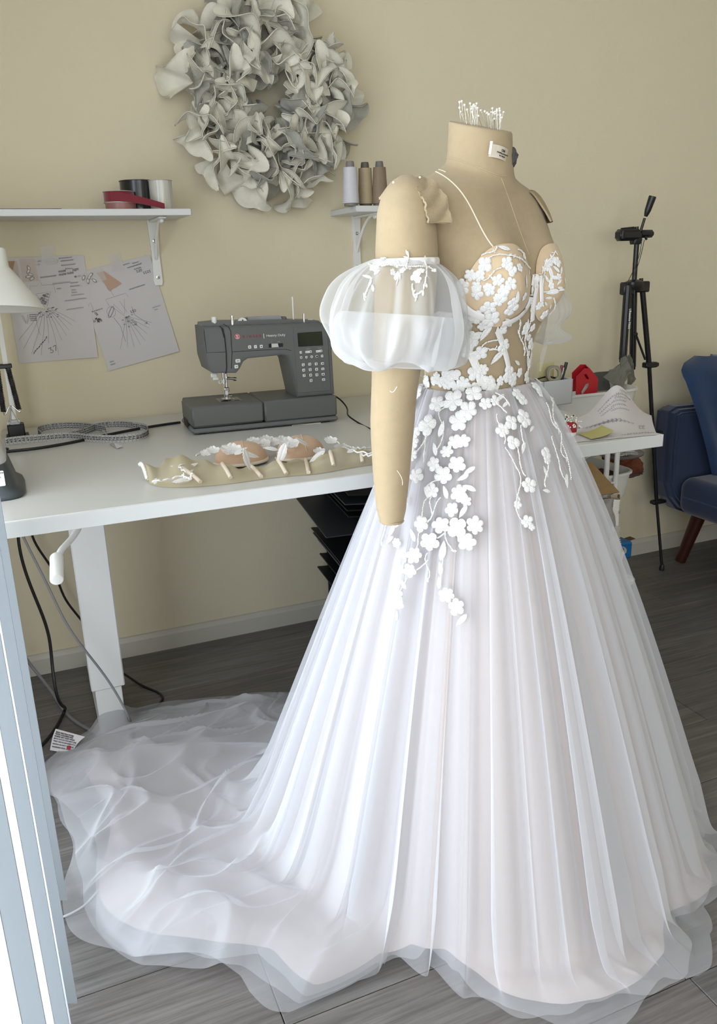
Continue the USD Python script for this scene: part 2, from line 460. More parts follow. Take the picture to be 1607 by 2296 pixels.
# ------------------------------------------------------------------ shelves on the wall
def shelf(lab, x0, x1, zt, bx, wall_z, bz):
    s = thing('wall_shelf', lab, 'shelf', ((x0 + x1) / 2, WY, zt))
    part(s, 'board', cbox((x0, 2.222, zt - .0165), (x1, WY - .001, zt), .0012), deske_m)
    # bracket: a flat upright on the wall that widens at the top, an arm under the board, a curved web between
    br = part(s, 'bracket', extr(Polygon([(-.010, bz), (.010, bz), (.0125, bz + .012), (.0105, bz + .09), (.015, wall_z - .0), (-.015, wall_z), (-.0105, bz + .09), (-.0125, bz + .012)]), .008,
                                 frame((bx, WY - .0085, 0), (1, 0, 0), z=(0, 1, 0)) @ np.diag([1, -1, 1, 1.]), 0), whitep_m)
    part(br, 'arm', cbox((bx - .011, 2.25, wall_z - .006), (bx + .011, WY - .001, wall_z), .002), whitep_m)
    t = np.linspace(0, 1, 14)
    arc = np.stack([np.full(14, bx), WY - .008 - .14 * t ** 1.0, wall_z - .004 - .10 * (1 - t) ** 2.2], -1)
    part(br, 'web', tube(arc, .0042, 8), whitep_m)
    for z in (bz + .022, bz + .12):
        part(br, 'screw', lathe([(0, 0), (.0055, 0), (.005, .002), (.002, .0025), (0, .0012)], 16, (bx, WY - .0095, z), (0, -1, 0)), steel_m)
    part(br, 'cap', lathe([(0, -.004), (.006, -.004), (.007, .003), (.004, .008), (0, .009)], 16, (bx, 2.27, wall_z - .010), (0, -1, 0)), whitep_m)
    return s


shelf('long white wall shelf above the pinned sketches, with ribbon rolls on it', -.26, .4705, 1.3195, .400, 1.303, 1.128)
shelf('white wall shelf behind the dress form, with thread cones on it', .9375, 1.55, 1.3265, 1.018, 1.310, 1.14)

# rolls on the left shelf
def roll(name, lab, cat, c, r, h, m, rim_m, hub=.018, group=None, tape_r=None):
    t = thing(name, lab, cat, c, group)
    part(t, 'winding', lathe([(hub, .0015), (tape_r or r - .0015, .0015), (tape_r or r - .0015, h - .0015), (hub, h - .0015)], 56, c), m)
    for z in (0, h - .0014):
        part(t, 'flange', lathe([(hub - .003, z), (r, z), (r, z + .0014), (hub - .003, z + .0014), (hub - .003, z)], 56, c), rim_m)
    part(t, 'core', lathe([(hub, 0), (hub, h), (hub - .002, h), (hub - .002, 0), (hub, 0)], 32, c), rim_m)
    return t


card_m = M('card_grey', (.42, .40, .36), .7)
clear_m = M('cellophane_silver', (.60, .58, .51), .22, coat=.8, bump=(55, .5), var=(9, .25), stretch=(6, 6, .7))
satin_b = M('black_satin', (.012, .014, .016), .3, coat=.3)
velv_r = M('red_velvet', (.18, .004, .016), .75, sheen=.6)
rose_m = M('rose_satin', (.33, .145, .13), .4)
SZ = 1.3195
roll('ribbon_roll', 'wide silver-grey ribbon roll in clear wrap at the shelf end', 'ribbon', (.4085, 2.285, SZ), .0315, .0735, clear_m, card_m)
roll('ribbon_roll', 'wide black satin ribbon roll standing beside the silver one', 'ribbon', (.357, 2.330, SZ), .0475, .0760, satin_b, M('black_card', (.02, .022, .022), .5))
roll('ribbon_spool', 'flat spool of dusty rose ribbon under the red velvet one', 'ribbon', (.302, 2.285, SZ), .040, .018, rose_m, card_m)
rs = roll('ribbon_spool', 'spool of dark red velvet ribbon with its loose end hanging to the shelf', 'ribbon', (.300, 2.288, SZ + .0185), .040, .0275, velv_r, card_m)
t = np.linspace(0, 1, 18)
tail = np.array([[V(.300 + .0395 * math.sin(-.7 + 1.5 * q) + .078 * q ** 1.5, 2.288 - .0400 * math.cos(-.7 + 1.3 * min(q, .6)) - .010 * q, SZ + .0205 + z * (1 - .42 * q) - .0205 * q ** 1.3 + .0035 * math.sin(PI * q)) for z in (0, .024)] for q in t])
part(rs, 'loose_end', slab(tail, .0008), velv_r)
st = thing('paper_stack', 'few pale sheets of paper lying flat on the long shelf', 'paper', (.0, 2.3, SZ))
for k, (dx, c) in enumerate(((0, .0), (-.03, .01), (-.01, -.008))):
    part(st, 'sheet', cbox((-.20 + dx, 2.225 + c * .4, SZ + .0006 * k), (.162 + dx, 2.40, SZ + .0006 * k + .0005), .0002), paper_m)

# thread cones on the right shelf
def cone(lab, px, yb, y, r0, r1, h, col, capc, z0):
    c = P(px, yb, 1, y); c[2] = z0
    t = thing('thread_cone', lab, 'thread', c, 'thread cones on the wall shelf')
    m = M('thread_%d' % (col[0] * 1000), col, .7, bump=(700, .6), stretch=(.1, .1, 3), coat=.1)
    cm = M('cone_%d' % (capc[0] * 1000), capc, .6)
    part(t, 'core', lathe([(.007, 0), (r0 * .82, 0), (r0 * .82, .006), (r1 * .62, h + .009), (r1 * .55, h + .016), (.007, h + .016), (.006, h + .010), (.006, 0)], 36, c), cm)
    n = 60; q = np.linspace(0, 1, n)
    prof = [(r0 * .5, .006)] + [((r0 + (r1 - r0) * k) * (1 + .004 * math.sin(k * 190)), .007 + (h - .007) * k) for k in q] + [(r1 * .5, h)]
    part(t, 'thread', lathe(prof, 44, c), m)


cone('white sewing thread cone, first on the wall shelf', 787, 460, 2.24, .0235, .0190, .1010, (.62, .60, .63), (.20, .18, .16), 1.3265)
cone('beige sewing thread cone between the white and the brown cone', 820, 460, 2.262, .0215, .0185, .1020, (.40, .315, .19), (.10, .085, .06), 1.3265)
cone('brown sewing thread cone nearest to the dress form shoulder', 852, 460, 2.245, .0235, .0180, .1030, (.255, .185, .12), (.16, .145, .13), 1.3265)

# ------------------------------------------------------------------ design sketches taped to the wall
skin_m = M('nude_satin_swatch', (.50, .31, .215), .5)
tape_m = usdkit.material(stage, '/World/Looks/clear_tape', {'t': ('transparent_bsdf', {}), 'd': ('principled_bsdf', {'base_color': (.75, .7, .66), 'roughness': .2}), 'm': ('mix_closure', {'fac': .25})},
                         [('t.BSDF', 'm.closure1'), ('d.BSDF', 'm.closure2')], surface='m.closure')


def stroke(pts, w, Fm, lift=.0004):
    p = np.asarray(pts, float)
    if len(p) < 2: return None
    d = np.gradient(p, axis=0); d /= np.linalg.norm(d, axis=1)[:, None] + 1e-9; n = np.stack([-d[:, 1], d[:, 0]], -1) * w / 2
    g = np.stack([np.c_[p + n, np.full(len(p), lift)], np.c_[p - n, np.full(len(p), lift)]], 1)
    return xf(tri(g.reshape(-1, 3), grid_faces(len(p), 2)), Fm)


def scribble(x, y, L, h, rg, slope=0.):
    """a word's worth of cursive"""
    n = max(int(L / h * 9), 8); t = np.linspace(0, 1, n)
    yy = h * (.5 + .5 * np.sin(t * L / h * 7 + rg.uniform(0, 6))) * rg.uniform(.5, 1.15, n)
    xx = L * t + .3 * h * np.cos(t * L / h * 7)
    return np.stack([x + xx, y + yy + slope * L * t], -1)


def sketch(name_lab, corners, seed, kind):
    tl, tr_, br_, bl = [V(*c) for c in corners]
    o = bl; ex = br_ - bl; w = np.linalg.norm(ex); ex /= w; h = np.linalg.norm(tl - bl)
    Fm = frame(o, ex, z=(0, -1, 0))
    rg = np.random.default_rng(seed)
    t = thing('sketch_sheet', name_lab, 'drawing', (tl + br_) / 2)
    u = np.linspace(0, 1, 12)
    g = np.array([[V(w * a, h * b, .0006 + .004 * (a * (1 - b)) ** 2) for a in u] for b in u])
    v, f = slab(g, .0005); part(t, 'paper', xf((v, f), Fm), paper_m)
    lift = .0018
    S, D = [], []
    def add(pts, wd=.0006, dark=False):
        q = stroke(np.asarray(pts) * V(w, h), wd, Fm, lift)
        if q is not None: (D if dark else S).append(q)
    if kind == 0:
        cx = .40
        add([(cx - .12, .70), (cx - .12, .735), (cx - .02, .735), (cx - .005, .79)]); add([(cx + .18, .66), (cx + .17, .735), (cx + .03, .735), (cx, .79)])
        add([(cx - .06, .655), (cx + .12, .67), (cx + .05, .53)]); add([(cx - .06, .655), (cx - .04, .62), (cx + .02, .53)])
        for k in range(26): add(scribble(cx - .035 + .13 * rg.random() * (.5 + .5 * (k / 26)), .55 + .10 * k / 26, .03, .012, rg))
        for ang in np.linspace(-2.35, -.55, 11):
            L = rg.uniform(.32, .50); q0 = V(cx + .03 + .04 * math.cos(ang), .52); dd = V(math.cos(ang) * 1.25, math.sin(ang)) * L
            add([q0 + dd * .1, q0 + dd * .5 + V(.01, 0), q0 + dd])
        for k in range(28): add(scribble(cx - .10 + .26 * rg.random(), .42 + .10 * rg.random(), .025, .012, rg))
        add([(.12, .46), (.16, .38), (.18, .38), (.22, .46)]); add([(.14, .46), (.165, .39)]); add([(.2, .46), (.175, .39)]); add([(.3, .46), (.29, .40), (.31, .26)])
        for k in range(4): add(scribble(.22, .455 - .018 * k, .08, .010, rg))
        for (x, y, n_) in ((.36, .95, .10), (.35, .92, .09), (.68, .97, .17), (.70, .945, .16), (.70, .905, .18), (.74, .87, .09), (.42, .80, .20), (.56, .735, .22), (.78, .735, .10), (.77, .70, .15), (.78, .665, .06), (.78, .64, .07), (.77, .615, .16), (.60, .685, .06), (.68, .565, .28), (.68, .48, .22)):
            add(scribble(x, y, n_, .016, rg, .06))
        th = np.linspace(0, 2 * PI, 24); add(np.stack([.58 + .09 * np.cos(th), .955 + .025 * np.sin(th)], -1)); add(scribble(.51, .945, .14, .02, rg))
        for k in range(5): add(scribble(.88 + .02 * k * rg.random(), .30 - .04 * k, .04, .02, rg))
        for s, x, y in (('nude', .655, .845), ('light', .83, .855), ('nude tulle', .655, .815), ('wide', .84, .79)):
            D.append(text(s, .0062, Fm @ frame((w * x, h * y, lift), (1, .12, 0), z=(0, 0, 1)), .0002))
        add(scribble(.19, .07, .20, .03, rg, .75), .0009, True)
        S.append(text('37', .015, Fm @ frame((w * .40, h * .07, lift), (1, .4, 0), z=(0, 0, 1)), .0002))
    else:
        cx = .38
        th = np.linspace(0, 2 * PI, 20); add(np.stack([cx - .02 + .03 * np.cos(th), .80 + .04 * np.sin(th)], -1)); add([(cx - .02, .76), (cx, .70)]); add([(cx - .10, .62), (cx - .12, .69), (cx + .16, .70), (cx + .18, .66)])
        add([(cx - .04, .63), (cx + .06, .50), (cx + .12, .65)]); add([(cx - .08, .62), (cx + .05, .49)]); add([(cx + .05, .64), (cx + .10, .52)])
        for q in range(3): add(np.stack([cx - .10 + .055 * np.cos(th), .56 + .05 * np.sin(th + q)], -1))
        add([(cx - .09, .50), (cx - .04, .40), (cx - .04, .24)], .0009); add([(cx + .18, .56), (cx + .19, .47), (cx + .34, .34)], .0009)
        for ang in np.linspace(-2.1, -.45, 8):
            L = rg.uniform(.24, .44); q0 = V(cx + .07, .48); dd = V(math.cos(ang) * 1.2, math.sin(ang)) * L; add([q0, q0 + dd * .5, q0 + dd])
        for k in range(16): add(scribble(cx - .02 + .2 * rg.random(), .36 + .12 * rg.random(), .03, .014, rg))
        for k in range(34): add(scribble(.66 + .27 * rg.random(), .12 + .26 * rg.random() * (.4 + .6 * rg.random()), .035, .022, rg), .0008, k % 3 == 0)
        for k in range(12): add(scribble(.02 + .09 * rg.random(), .48 + .10 * rg.random(), .03, .02, rg), .0008, True)
        add([(.03, .64), (.05, .60), (.07, .64), (.06, .70), (.03, .68), (.03, .64)])
        for (x, y, n_) in ((.62, .96, .09), (.74, .955, .09), (.66, .925, .20), (.74, .895, .10), (.60, .72, .22), (.82, .49, .12), (.84, .465, .05), (.86, .42, .10), (.84, .395, .12), (.03, .60, .16), (.05, .08, .06), (.05, .05, .07)):
            add(scribble(x, y, n_, .014, rg, .04))
        for s, x, y in (('120', .76, .865), ('1121', .84, .835), ('120', .52, .50)):
            D.append(text(s, .0066, Fm @ frame((w * x, h * y, lift), (1, .05, 0), z=(0, 0, 1)), .0002))
    part(t, 'pencil_drawing', join(*S), pencil_m, smooth=False)
    part(t, 'dark_writing', join(*D), ink_m, smooth=False)
    # swatch, taped on, and the tape
    def quad(pts, m, nm, z):
        g = np.array([[V(pts[0][0] * w, pts[0][1] * h, z), V(pts[1][0] * w, pts[1][1] * h, z)], [V(pts[3][0] * w, pts[3][1] * h, z), V(pts[2][0] * w, pts[2][1] * h, z)]])
        v, f = slab(g, .0004); return part(t, nm, xf((v, f), Fm), m)
    if kind == 0:
        quad([(.205, .77), (.40, .78), (.385, .985), (.205, .985)], skin_m, 'fabric_swatch', .0024)
        quad([(.0, .80), (.175, .80), (.175, .97), (0, .97)], M('brown_card', (.36, .235, .13), .8), 'fabric_swatch', .0024)
        quad([(.03, .73), (.42, .73), (.42, .99), (.16, .99)], tape_m, 'clear_tape', .0032)
        quad([(.48, .92), (.66, .93), (.64, 1.10), (.47, 1.09)], tape_m, 'clear_tape', .0036)
    else:
        quad([(.35, .76), (.53, .80), (.36, .955), (.26, .955)], skin_m, 'fabric_swatch', .0024)
        quad([(.0, .86), (.36, .87), (.34, .99), (.0, .985)], tape_m, 'clear_tape', .0032)
        quad([(.46, .93), (.62, .92), (.62, 1.09), (.47, 1.10)], tape_m, 'clear_tape', .0036)
    lf = []
    for (a, b) in ((.29, .87), (.31, .84), (.28, .82), (.32, .80), (.30, .90)) if kind == 0 else ((.08, .94), (.15, .93), (.12, .90), (.2, .89), (.18, .95)):
        lf.append(xf(tri(*arr(lathe([(0, 0), (.0052, .0003), (0, .0006)], 10))), Fm @ frame((a * w, b * h, .0044), (math.cos(a * 90), math.sin(a * 90), 0), z=(0, 0, 1)) @ np.diag([1.5, .75, 1, 1.])))
    part(t, 'lace_snippet', join(*lf), lace2_m)


y = WY - .002
sketch('left pencil sketch of a full gown with handwritten notes, taped to the wall', [(.0115, y, 1.211), (.2005, y, 1.215), (.2105, y, .938), (.002, y, .935)], 5, 0)
sketch('right pencil sketch of a gown with puff sleeves, taped askew beside the shelf bracket', [(.215, y, 1.173), (.372, y, 1.207), (.441, y, .939), (.235, y, .896)], 6, 1)
# ------------------------------------------------------------------ sewing machine
MO = V(.384, 2.040, DZ); MX = V(.99906, -.04324, 0); MN = V(.04324, .99906, 0)     # front left foot, along, towards the wall
MF = frame(MO, MX, z=(0, 0, 1))                     # x along, y towards the wall, z up
MFF = frame(MO, MX, z=-MN)                          # front face: x along, y up, z towards the viewer
mc = thing('sewing_machine', 'grey computerised sewing machine standing on the white desk', 'sewing machine', MO + MX * .2 + MN * .09)


def mp(x, y, d):
    """where a line of sight meets the machine's front, d behind the front of its base: (along, up)"""
    g = PN(x, y, MO + MN * d, MN) - MO; return V(g @ MX, g[2])


def mbox(lo, hi, c=.003): return xf(cbox(lo, hi, c), MF)


part(mc, 'base', join(mbox((.0035, .0, .004), (.400, .19, .0165), .004)), mach2_m)
part(mc, 'base_gap', mbox((.008, .006, .0155), (.395, .186, .019), .001), machd_m)
part(mc, 'foot', join(*[mbox((x, y_, 0), (x + .02, y_ + .02, .005), .001) for x in (.02, .36) for y_ in (.015, .15)]), black_m)
part(mc, 'free_arm', mbox((.004, .0, .0185), (.1945, .165, .0735), .006), mach_m)
part(mc, 'base_housing', mbox((.1953, .0005, .0165), (.398, .19, .0733), .005), mach_m)
part(mc, 'rear_bed', mbox((.010, .1655, .0185), (.1953, .188, .0733), .003), mach_m)
part(mc, 'cable_recess', mbox((.002, .07, .006), (.012, .135, .030), .002), machd_m)
# needle plate with its window
part(mc, 'needle_plate', mbox((.088, .045, .0728), (.150, .115, .0742), .0006), M('needle_plate_grey', (.22, .22, .22), .3, .6))
part(mc, 'bobbin_cover', mbox((.093, .048, .0738), (.112, .066, .0748), .0005), machd_m)
part(mc, 'feed_dog', join(*[mbox((.113 + k * .006, .07, .074), (.116 + k * .006, .095, .0752), .0004) for k in range(4)]), steel_m)
part(mc, 'plate_slot', mbox((.128, .05, .0738), (.142, .058, .0747), .0004), machd_m)
# head, arm and column in one casting
FD = .018
prof = Polygon([(.0545, .2705), (.0545, .195), (.063, .160), (.072, .1535), (.132, .1500), (.142, .160), (.153, .178), (.165, .1850), (.258, .1880), (.270, .184), (.277, .170), (.293, .0737), (.3985, .0737), (.3945, .2500), (.386, .2615), (.36, .2660)])
part(mc, 'arm_and_column', extr(prof, .125, MFF @ frame((0, 0, -FD - .125), (1, 0, 0), z=(0, 0, 1)), .006), mach_m, smooth=30)
top = Polygon([(.056, .262), (.385, .255), (.372, .2695), (.30, .2745), (.10, .2805), (.062, .2785)])
part(mc, 'top_cover', extr(top, .085, MFF @ frame((0, 0, -FD - .115), (1, 0, 0), z=(0, 0, 1)), .004), mach2_m)
hdl = part(mc, 'carry_handle', extr(Polygon([(.185, .2745), (.285, .2735), (.280, .2845), (.19, .2855)]), .022, MFF @ frame((0, 0, -FD - .10), (1, 0, 0), z=(0, 0, 1)), .003), M('pale_grey', (.36, .36, .37), .45))
part(hdl, 'hinge', join(xf(cbox((.176, .2725, -.118), (.188, .284, -.092), .002), MFF), xf(cbox((.284, .270, -.118), (.295, .282, -.092), .002), MFF)), mach2_m)
L = lambda pts, wd, d, m, nm: part(mc, nm, join(*[xf(tube(np.array([(p[0], p[1], -d) for p in q]), wd / 2, 6), MFF) for q in pts]), m)
# seams and thread path
q = [mp(*p, FD) for p in ((388 + 64, 737), (456, 738), (463, 791), (533, 787))]
sm = []
a = [mp(x, y, FD) for x, y in ((457, 740), (463, 791), (508, 789))]; sm.append(a)
sm.append([mp(x, y, FD) for x, y in ((519, 789), (585, 785), (640, 783), (652, 786))])
L(sm, .0011, FD - .0001, machd_m, 'panel_seam')
sl = [[mp(x, y, FD) for x, y in ((492, 731), (499, 737), (503, 752), (507, 790), (508, 825), (506, 838))], [mp(x, y, FD) for x, y in ((500, 726), (512, 733), (517, 742), (520, 790), (519, 826))]]
L(sl[:1], .0030, FD - .0002, machd_m, 'thread_slot'); L(sl[1:], .0016, FD - .0002, machd_m, 'thread_slot')
wz = [mp(*p, FD) for p in ((494, 731), (501, 737), (504, 757), (501, 757), (499, 749))]
part(mc, 'take_up_opening', extr(Polygon(wz), .0012, MFF @ frame((0, 0, -FD - .0004), (1, 0, 0), z=(0, 0, 1))), machd_m)
# control panel
pc = [mp(*p, FD) for p in ((656, 733), (733, 729), (741, 876), (667, 881))]
part(mc, 'control_panel', extr(Polygon(pc).buffer(-.0035).buffer(.003), .0022, MFF @ frame((0, 0, -FD - .0004), (1, 0, 0), z=(0, 0, 1)), .0007), mach_m)
sc = [mp(*p, FD - .002) for p in ((667.5, 747.5), (720.5, 744.0), (723, 773.5), (669.5, 776.5))]
scr = part(mc, 'display', extr(Polygon(sc).buffer(.0012, join_style='mitre'), .0016, MFF @ frame((0, 0, -FD + .0008), (1, 0, 0), z=(0, 0, 1)), .0005), machd_m)
part(scr, 'lcd_glass', extr(Polygon(sc), .0008, MFF @ frame((0, 0, -FD + .0019), (1, 0, 0), z=(0, 0, 1))), lcd_m)


def key(x, y, w, h, s=None, icon=None, sh=None, mat=key_m, tm=ink_m, nm='button', d=FD - .0018):
    c = mp(x, y, d)
    r = min(w, h) * .22
    pl = Polygon([(-w / 2, -h / 2), (w / 2, -h / 2), (w / 2, h / 2), (-w / 2, h / 2)]).buffer(-r).buffer(r, 4)
    F0 = MFF @ frame((c[0], c[1], -d), (1, .045, 0), z=(0, 0, 1))
    b = part(mc, nm, extr(pl, .0022, F0, .0005), mat)
    if s: part(b, 'numeral', text(s, sh or h * .62, F0 @ frame((0, 0, .0022), (1, 0, 0), z=(0, 0, 1)), .0003, True, True), tm, smooth=False)
    if icon: part(b, 'symbol', join(*[extr(np.array(i), .0003, F0 @ frame((0, 0, .0022), (1, 0, 0), z=(0, 0, 1))) for i in icon]), tm, smooth=False)
    return b


K = .0076
for s, x, y in (('1', 679.5, 817.8), ('2', 694, 816.5), ('3', 708.3, 815.8), ('4', 680.5, 829.8), ('5', 695, 828.7), ('6', 709.3, 828), ('7', 681.5, 841.8), ('8', 696, 841), ('9', 710, 840.3), ('0', 697, 853)):
    key(x, y, K, K, s)
tr = lambda x, s: [(x - s * .0013, -.0), (x + s * .0015, .0017), (x + s * .0015, -.0017)]
bx = lambda x0, y0, x1, y1: [(x0, y0), (x1, y0), (x1, y1), (x0, y1)]
key(722.3, 815, .0085, .0064, icon=[tr(-.001, 1), bx(.0012, -.001, .0026, .001)]); key(723.2, 827, .0085, .0064, '0', sh=.0035); key(724, 839, .0087, .0064, icon=[bx(-.003, -.0008, .0002, .0008), tr(.0018, -1)]); key(725, 851, .0085, .0064, icon=[bx(-.002, -.0015, -.001, .0015), bx(-.002, -.0015, .002, -.0006), bx(.001, -.0015, .002, .0015)])
red_k = M('key_red_rim', (.45, .12, .11), .5)
key(674, 790, .0064, .0064, icon=[tr(0, 1)], tm=red_m, mat=key_m)
for x, y in ((691.2, 788.8), (715, 787.2)):
    key(x, y, .0175, .0060, icon=[bx(-.0068, -.0004, -.0038, .0004), bx(.0038, -.0005, .0072, .0005), bx(.005, -.0017, .006, .0017)])
key(674.7, 801.5, .0062, .0062, icon=[bx(-.0018, -.0015, -.0008, .0015), bx(.0006, -.0015, .0016, .0015), bx(-.0018, -.0002, .0016, .0006)])
key(686.7, 800.6, .0062, .0062, icon=[tr(0, 1)]); key(698.3, 799.7, .0062, .0062, icon=[tr(0, -1)])
key(710, 799, .0062, .0062, icon=[bx(-.002, -.002, .002, .002), ]); key(721.7, 798.2, .0062, .0068, icon=[bx(-.0015, .0004, .0015, .0012), bx(-.0015, -.0012, .0015, -.0004)])
for s, x, y in (('ABC', 707, 783), ('DEF', 684, 784)): pass
# three small buttons and the two by the needle, the speed slider
for x, y, ic in ((559.5, 778, [bx(-.0012, -.002, .0004, .002)]), (572.5, 777.3, [[(-.0008, -.002), (.0012, 0), (-.0008, .002)]]), (585.3, 776.6, [bx(-.0018, -.0006, .0018, .0006), bx(-.0006, -.0018, .0006, .0018)])):
    key(x, y, .0078, .0082, icon=ic, nm='button', d=FD - .0002)
key(533, 809, .0125, .0088, icon=[tr(-.001, -1), bx(.001, -.0013, .0018, .0013), bx(.0024, -.0013, .0032, .0013)], d=FD - .0002)
key(529.5, 822, .0095, .0088, icon=[bx(-.0016, -.0014, -.0007, .001), bx(-.0016, .0004, .0016, .0013), bx(.0007, -.0014, .0016, .001)], d=FD - .0002)
ss = part(mc, 'speed_slider', extr(Polygon([mp(*p, FD) for p in ((602, 771), (634, 769.3), (634.5, 777.5), (602.5, 779.5))]), .001, MFF @ frame((0, 0, -FD - .0003), (1, 0, 0), z=(0, 0, 1)), .0003), machd_m)
part(ss, 'knob', extr(Polygon([mp(*p, FD) for p in ((608, 770.5), (622, 769.8), (624, 778), (608.6, 779.2))]), .005, MFF @ frame((0, 0, -FD), (1, 0, 0), z=(0, 0, 1)), .001), M('knob_beige', (.52, .52, .47), .5))
# name on the front
def mtext(s, x0, y0, x1, y1, h, m, bold=False, fit=True):
    a, b = mp(x0, y0, FD), mp(x1, y1, FD); dd = b - a
    t = text(s, h, np.eye(4), .0005, bold); v, f = t
    k = np.linalg.norm(dd) / (v[:, 0].max() - v[:, 0].min()) if fit else 1
    v = (v - V(v[:, 0].min(), 0, 0)) * V(k, 1, 1)
    return part(mc, 'lettering', xf((v, f), MFF @ frame((a[0], a[1], -FD + .0002), (dd[0], dd[1], 0), z=(0, 0, 1))), m, smooth=False)


_a, _b = V(542.8, 757.8), V(587.3, 755.6)
for _i, _ch in enumerate('SINGER'):
    _w = .60 if _ch != 'I' else .16; _c = _a + (_b - _a) * ((_i + .5 + (-.06 if _i == 0 else 0)) / 6); _h = (_b - _a) / 6 * _w / 2
    mtext(_ch, *(_c - _h), *(_c + _h), .0060, red_m)
mtext('|', 591.0, 757, 592.2, 756.9, .0075, wprint_m)
mtext('Heavy Duty', 597.2, 755.2, 639.5, 753.0, .0058, wprint_m)
lc = mp(531.7, 754.7, FD); th = np.linspace(0, 2 * PI, 40, endpoint=False)
ring = lambda r0, r1: Polygon(np.stack([r1 * np.cos(th), r1 * np.sin(th)], -1), [np.stack([r0 * np.cos(th), r0 * np.sin(th)], -1)])
F1 = MFF @ frame((lc[0], lc[1], -FD + .0002), (1, -.04, 0), z=(0, 0, 1))
disc = lambda r: Polygon(np.stack([r * np.cos(th), r * np.sin(th)], -1))
lg = part(mc, 'emblem', extr(disc(.0056), .0004, F1), red_m, smooth=False)
part(lg, 'ring', extr(ring(.0056, .0063), .0005, F1), wprint_m, smooth=False); part(lg, 'ring', extr(ring(.0063, .0072), .0005, F1), red_m, smooth=False)
part(lg, 'letter', text('S', .0078, F1 @ frame((0, 0, .0004), (1, 0, 0), z=(0, 0, 1)), .0003, True, True), wprint_m, smooth=False)
small = [text(s, .0022, MFF @ frame((*mp(x, y, FD), -FD + .0018 if x > 660 else -FD + .0002), (1, -.05, 0), z=(0, 0, 1)), .0003) for s, x, y in (('WIDTH', 686, 783.5), ('LENGTH', 711, 781.2), ('0', 608, 767.5), ('MAX', 622, 767))]
part(mc, 'small_print', join(*small), M('pale_print', (.42, .42, .42), .6), smooth=False)
# top fittings
def mrod(u, w0, w1, d, r, m, nm, prof=None):
    o = MO + MX * u + MN * d; o[2] = DZ + w0
    return part(mc, nm, lathe(prof if prof else [(0, 0), (r, 0), (r, w1 - w0 - r * .2), (r * .8, w1 - w0), (0, w1 - w0)], 24, o), m)


mrod(.312, .262, .333, .085, .0024, key_m, 'spool_pin')
mrod(.331, .2645, .290, .050, .0028, steel_m, 'bobbin_winder')
mrod(.356, .260, .2735, .075, .0032, key_m, 'winder_stop', [(0, 0), (.004, 0), (.004, .008), (.007, .008), (.007, .0125), (.005, .0135), (0, .0135)])
mrod(.092, .2735, .292, .055, .006, key_m, 'pressure_dial', [(0, 0), (.0068, 0), (.0072, .006), (.0068, .007), (.0072, .008), (.0072, .0135), (.0064, .019), (0, .0195)])
mrod(.138, .2700, .2935, .050, .004, steel_m, 'thread_guide', [(0, 0), (.0052, 0), (.0052, .012), (.0035, .0125), (.0035, .0185), (.0052, .019), (.0052, .0235), (0, .0245)])
td = part(mc, 'tension_dial', xf(lathe([(0, -.004), (.013, -.004), (.0135, -.003), (.0135, .003), (.013, .004), (0, .004)], 32, (.166, .273, -.060), (0, .25, 1)), MFF), key_m)
part(td, 'numeral', text('4', .005, MFF @ frame((.166, .2805, -.0555), (1, 0, 0), z=(0, .2, 1)), .0003, True, True), ink_m, smooth=False)
part(mc, 'handwheel', xf(lathe([(0, 0), (.026, 0), (.031, .003), (.032, .012), (.029, .017), (.015, .019), (0, .019)], 40, (.393, .215, -.080), (1, 0, 0)), MFF), M('wheel_grey', (.05, .05, .05), .5))
# presser foot and needle bar
o = MO + MX * .107 + MN * .075
ndl = part(mc, 'needle_bar', join(rod(o + V(0, 0, .128), o + V(0, 0, .160), .0030), rod(o + V(.001, 0, .118), o + V(.001, 0, .130), .0045), rod(o + V(0, 0, .082), o + V(0, 0, .12), .0009)), steel_m)
o2 = o + MX * .009 + MN * .006
pf = part(mc, 'presser_bar', join(rod(o2 + V(0, 0, .098), o2 + V(0, 0, .156), .0032), xf(cbox((.107, .072, .095), (.121, .086, .108), .002), MF), rod(o2 + V(0, -.006, .132), o2 + V(.022, -.006, .128), .0035), rod(o2 + V(.018, -.004, .128), o2 + V(.026, -.004, .127), .005)), steel_m)
part(pf, 'presser_foot', join(xf(cbox((.100, .055, .0765), (.124, .090, .0785), .0007), MF), xf(cbox((.108, .072, .078), (.117, .080, .098), .0015), MF), rod(o2 + V(-.01, 0, .083), o2 + V(.012, 0, .083), .0018)), steel_m)
part(pf, 'foot_clip', xf(cbox((.1085, .068, .088), (.1165, .072, .099), .001), MF), M('clip_white', (.7, .7, .68), .5))
nt = part(mc, 'needle_threader', join(xf(cbox((.071, .05, .138), (.089, .056, .150), .004), MF), xf(cbox((.076, .05, .131), (.092, .055, .139), .002), MF)), key_m)
part(mc, 'thread_hook', xf(tube(smooth_path([(.096, .060, .120), (.093, .060, .127), (.098, .060, .131), (.102, .060, .127), (.098, .060, .122)], 16), .0018, 8), MF), key_m)

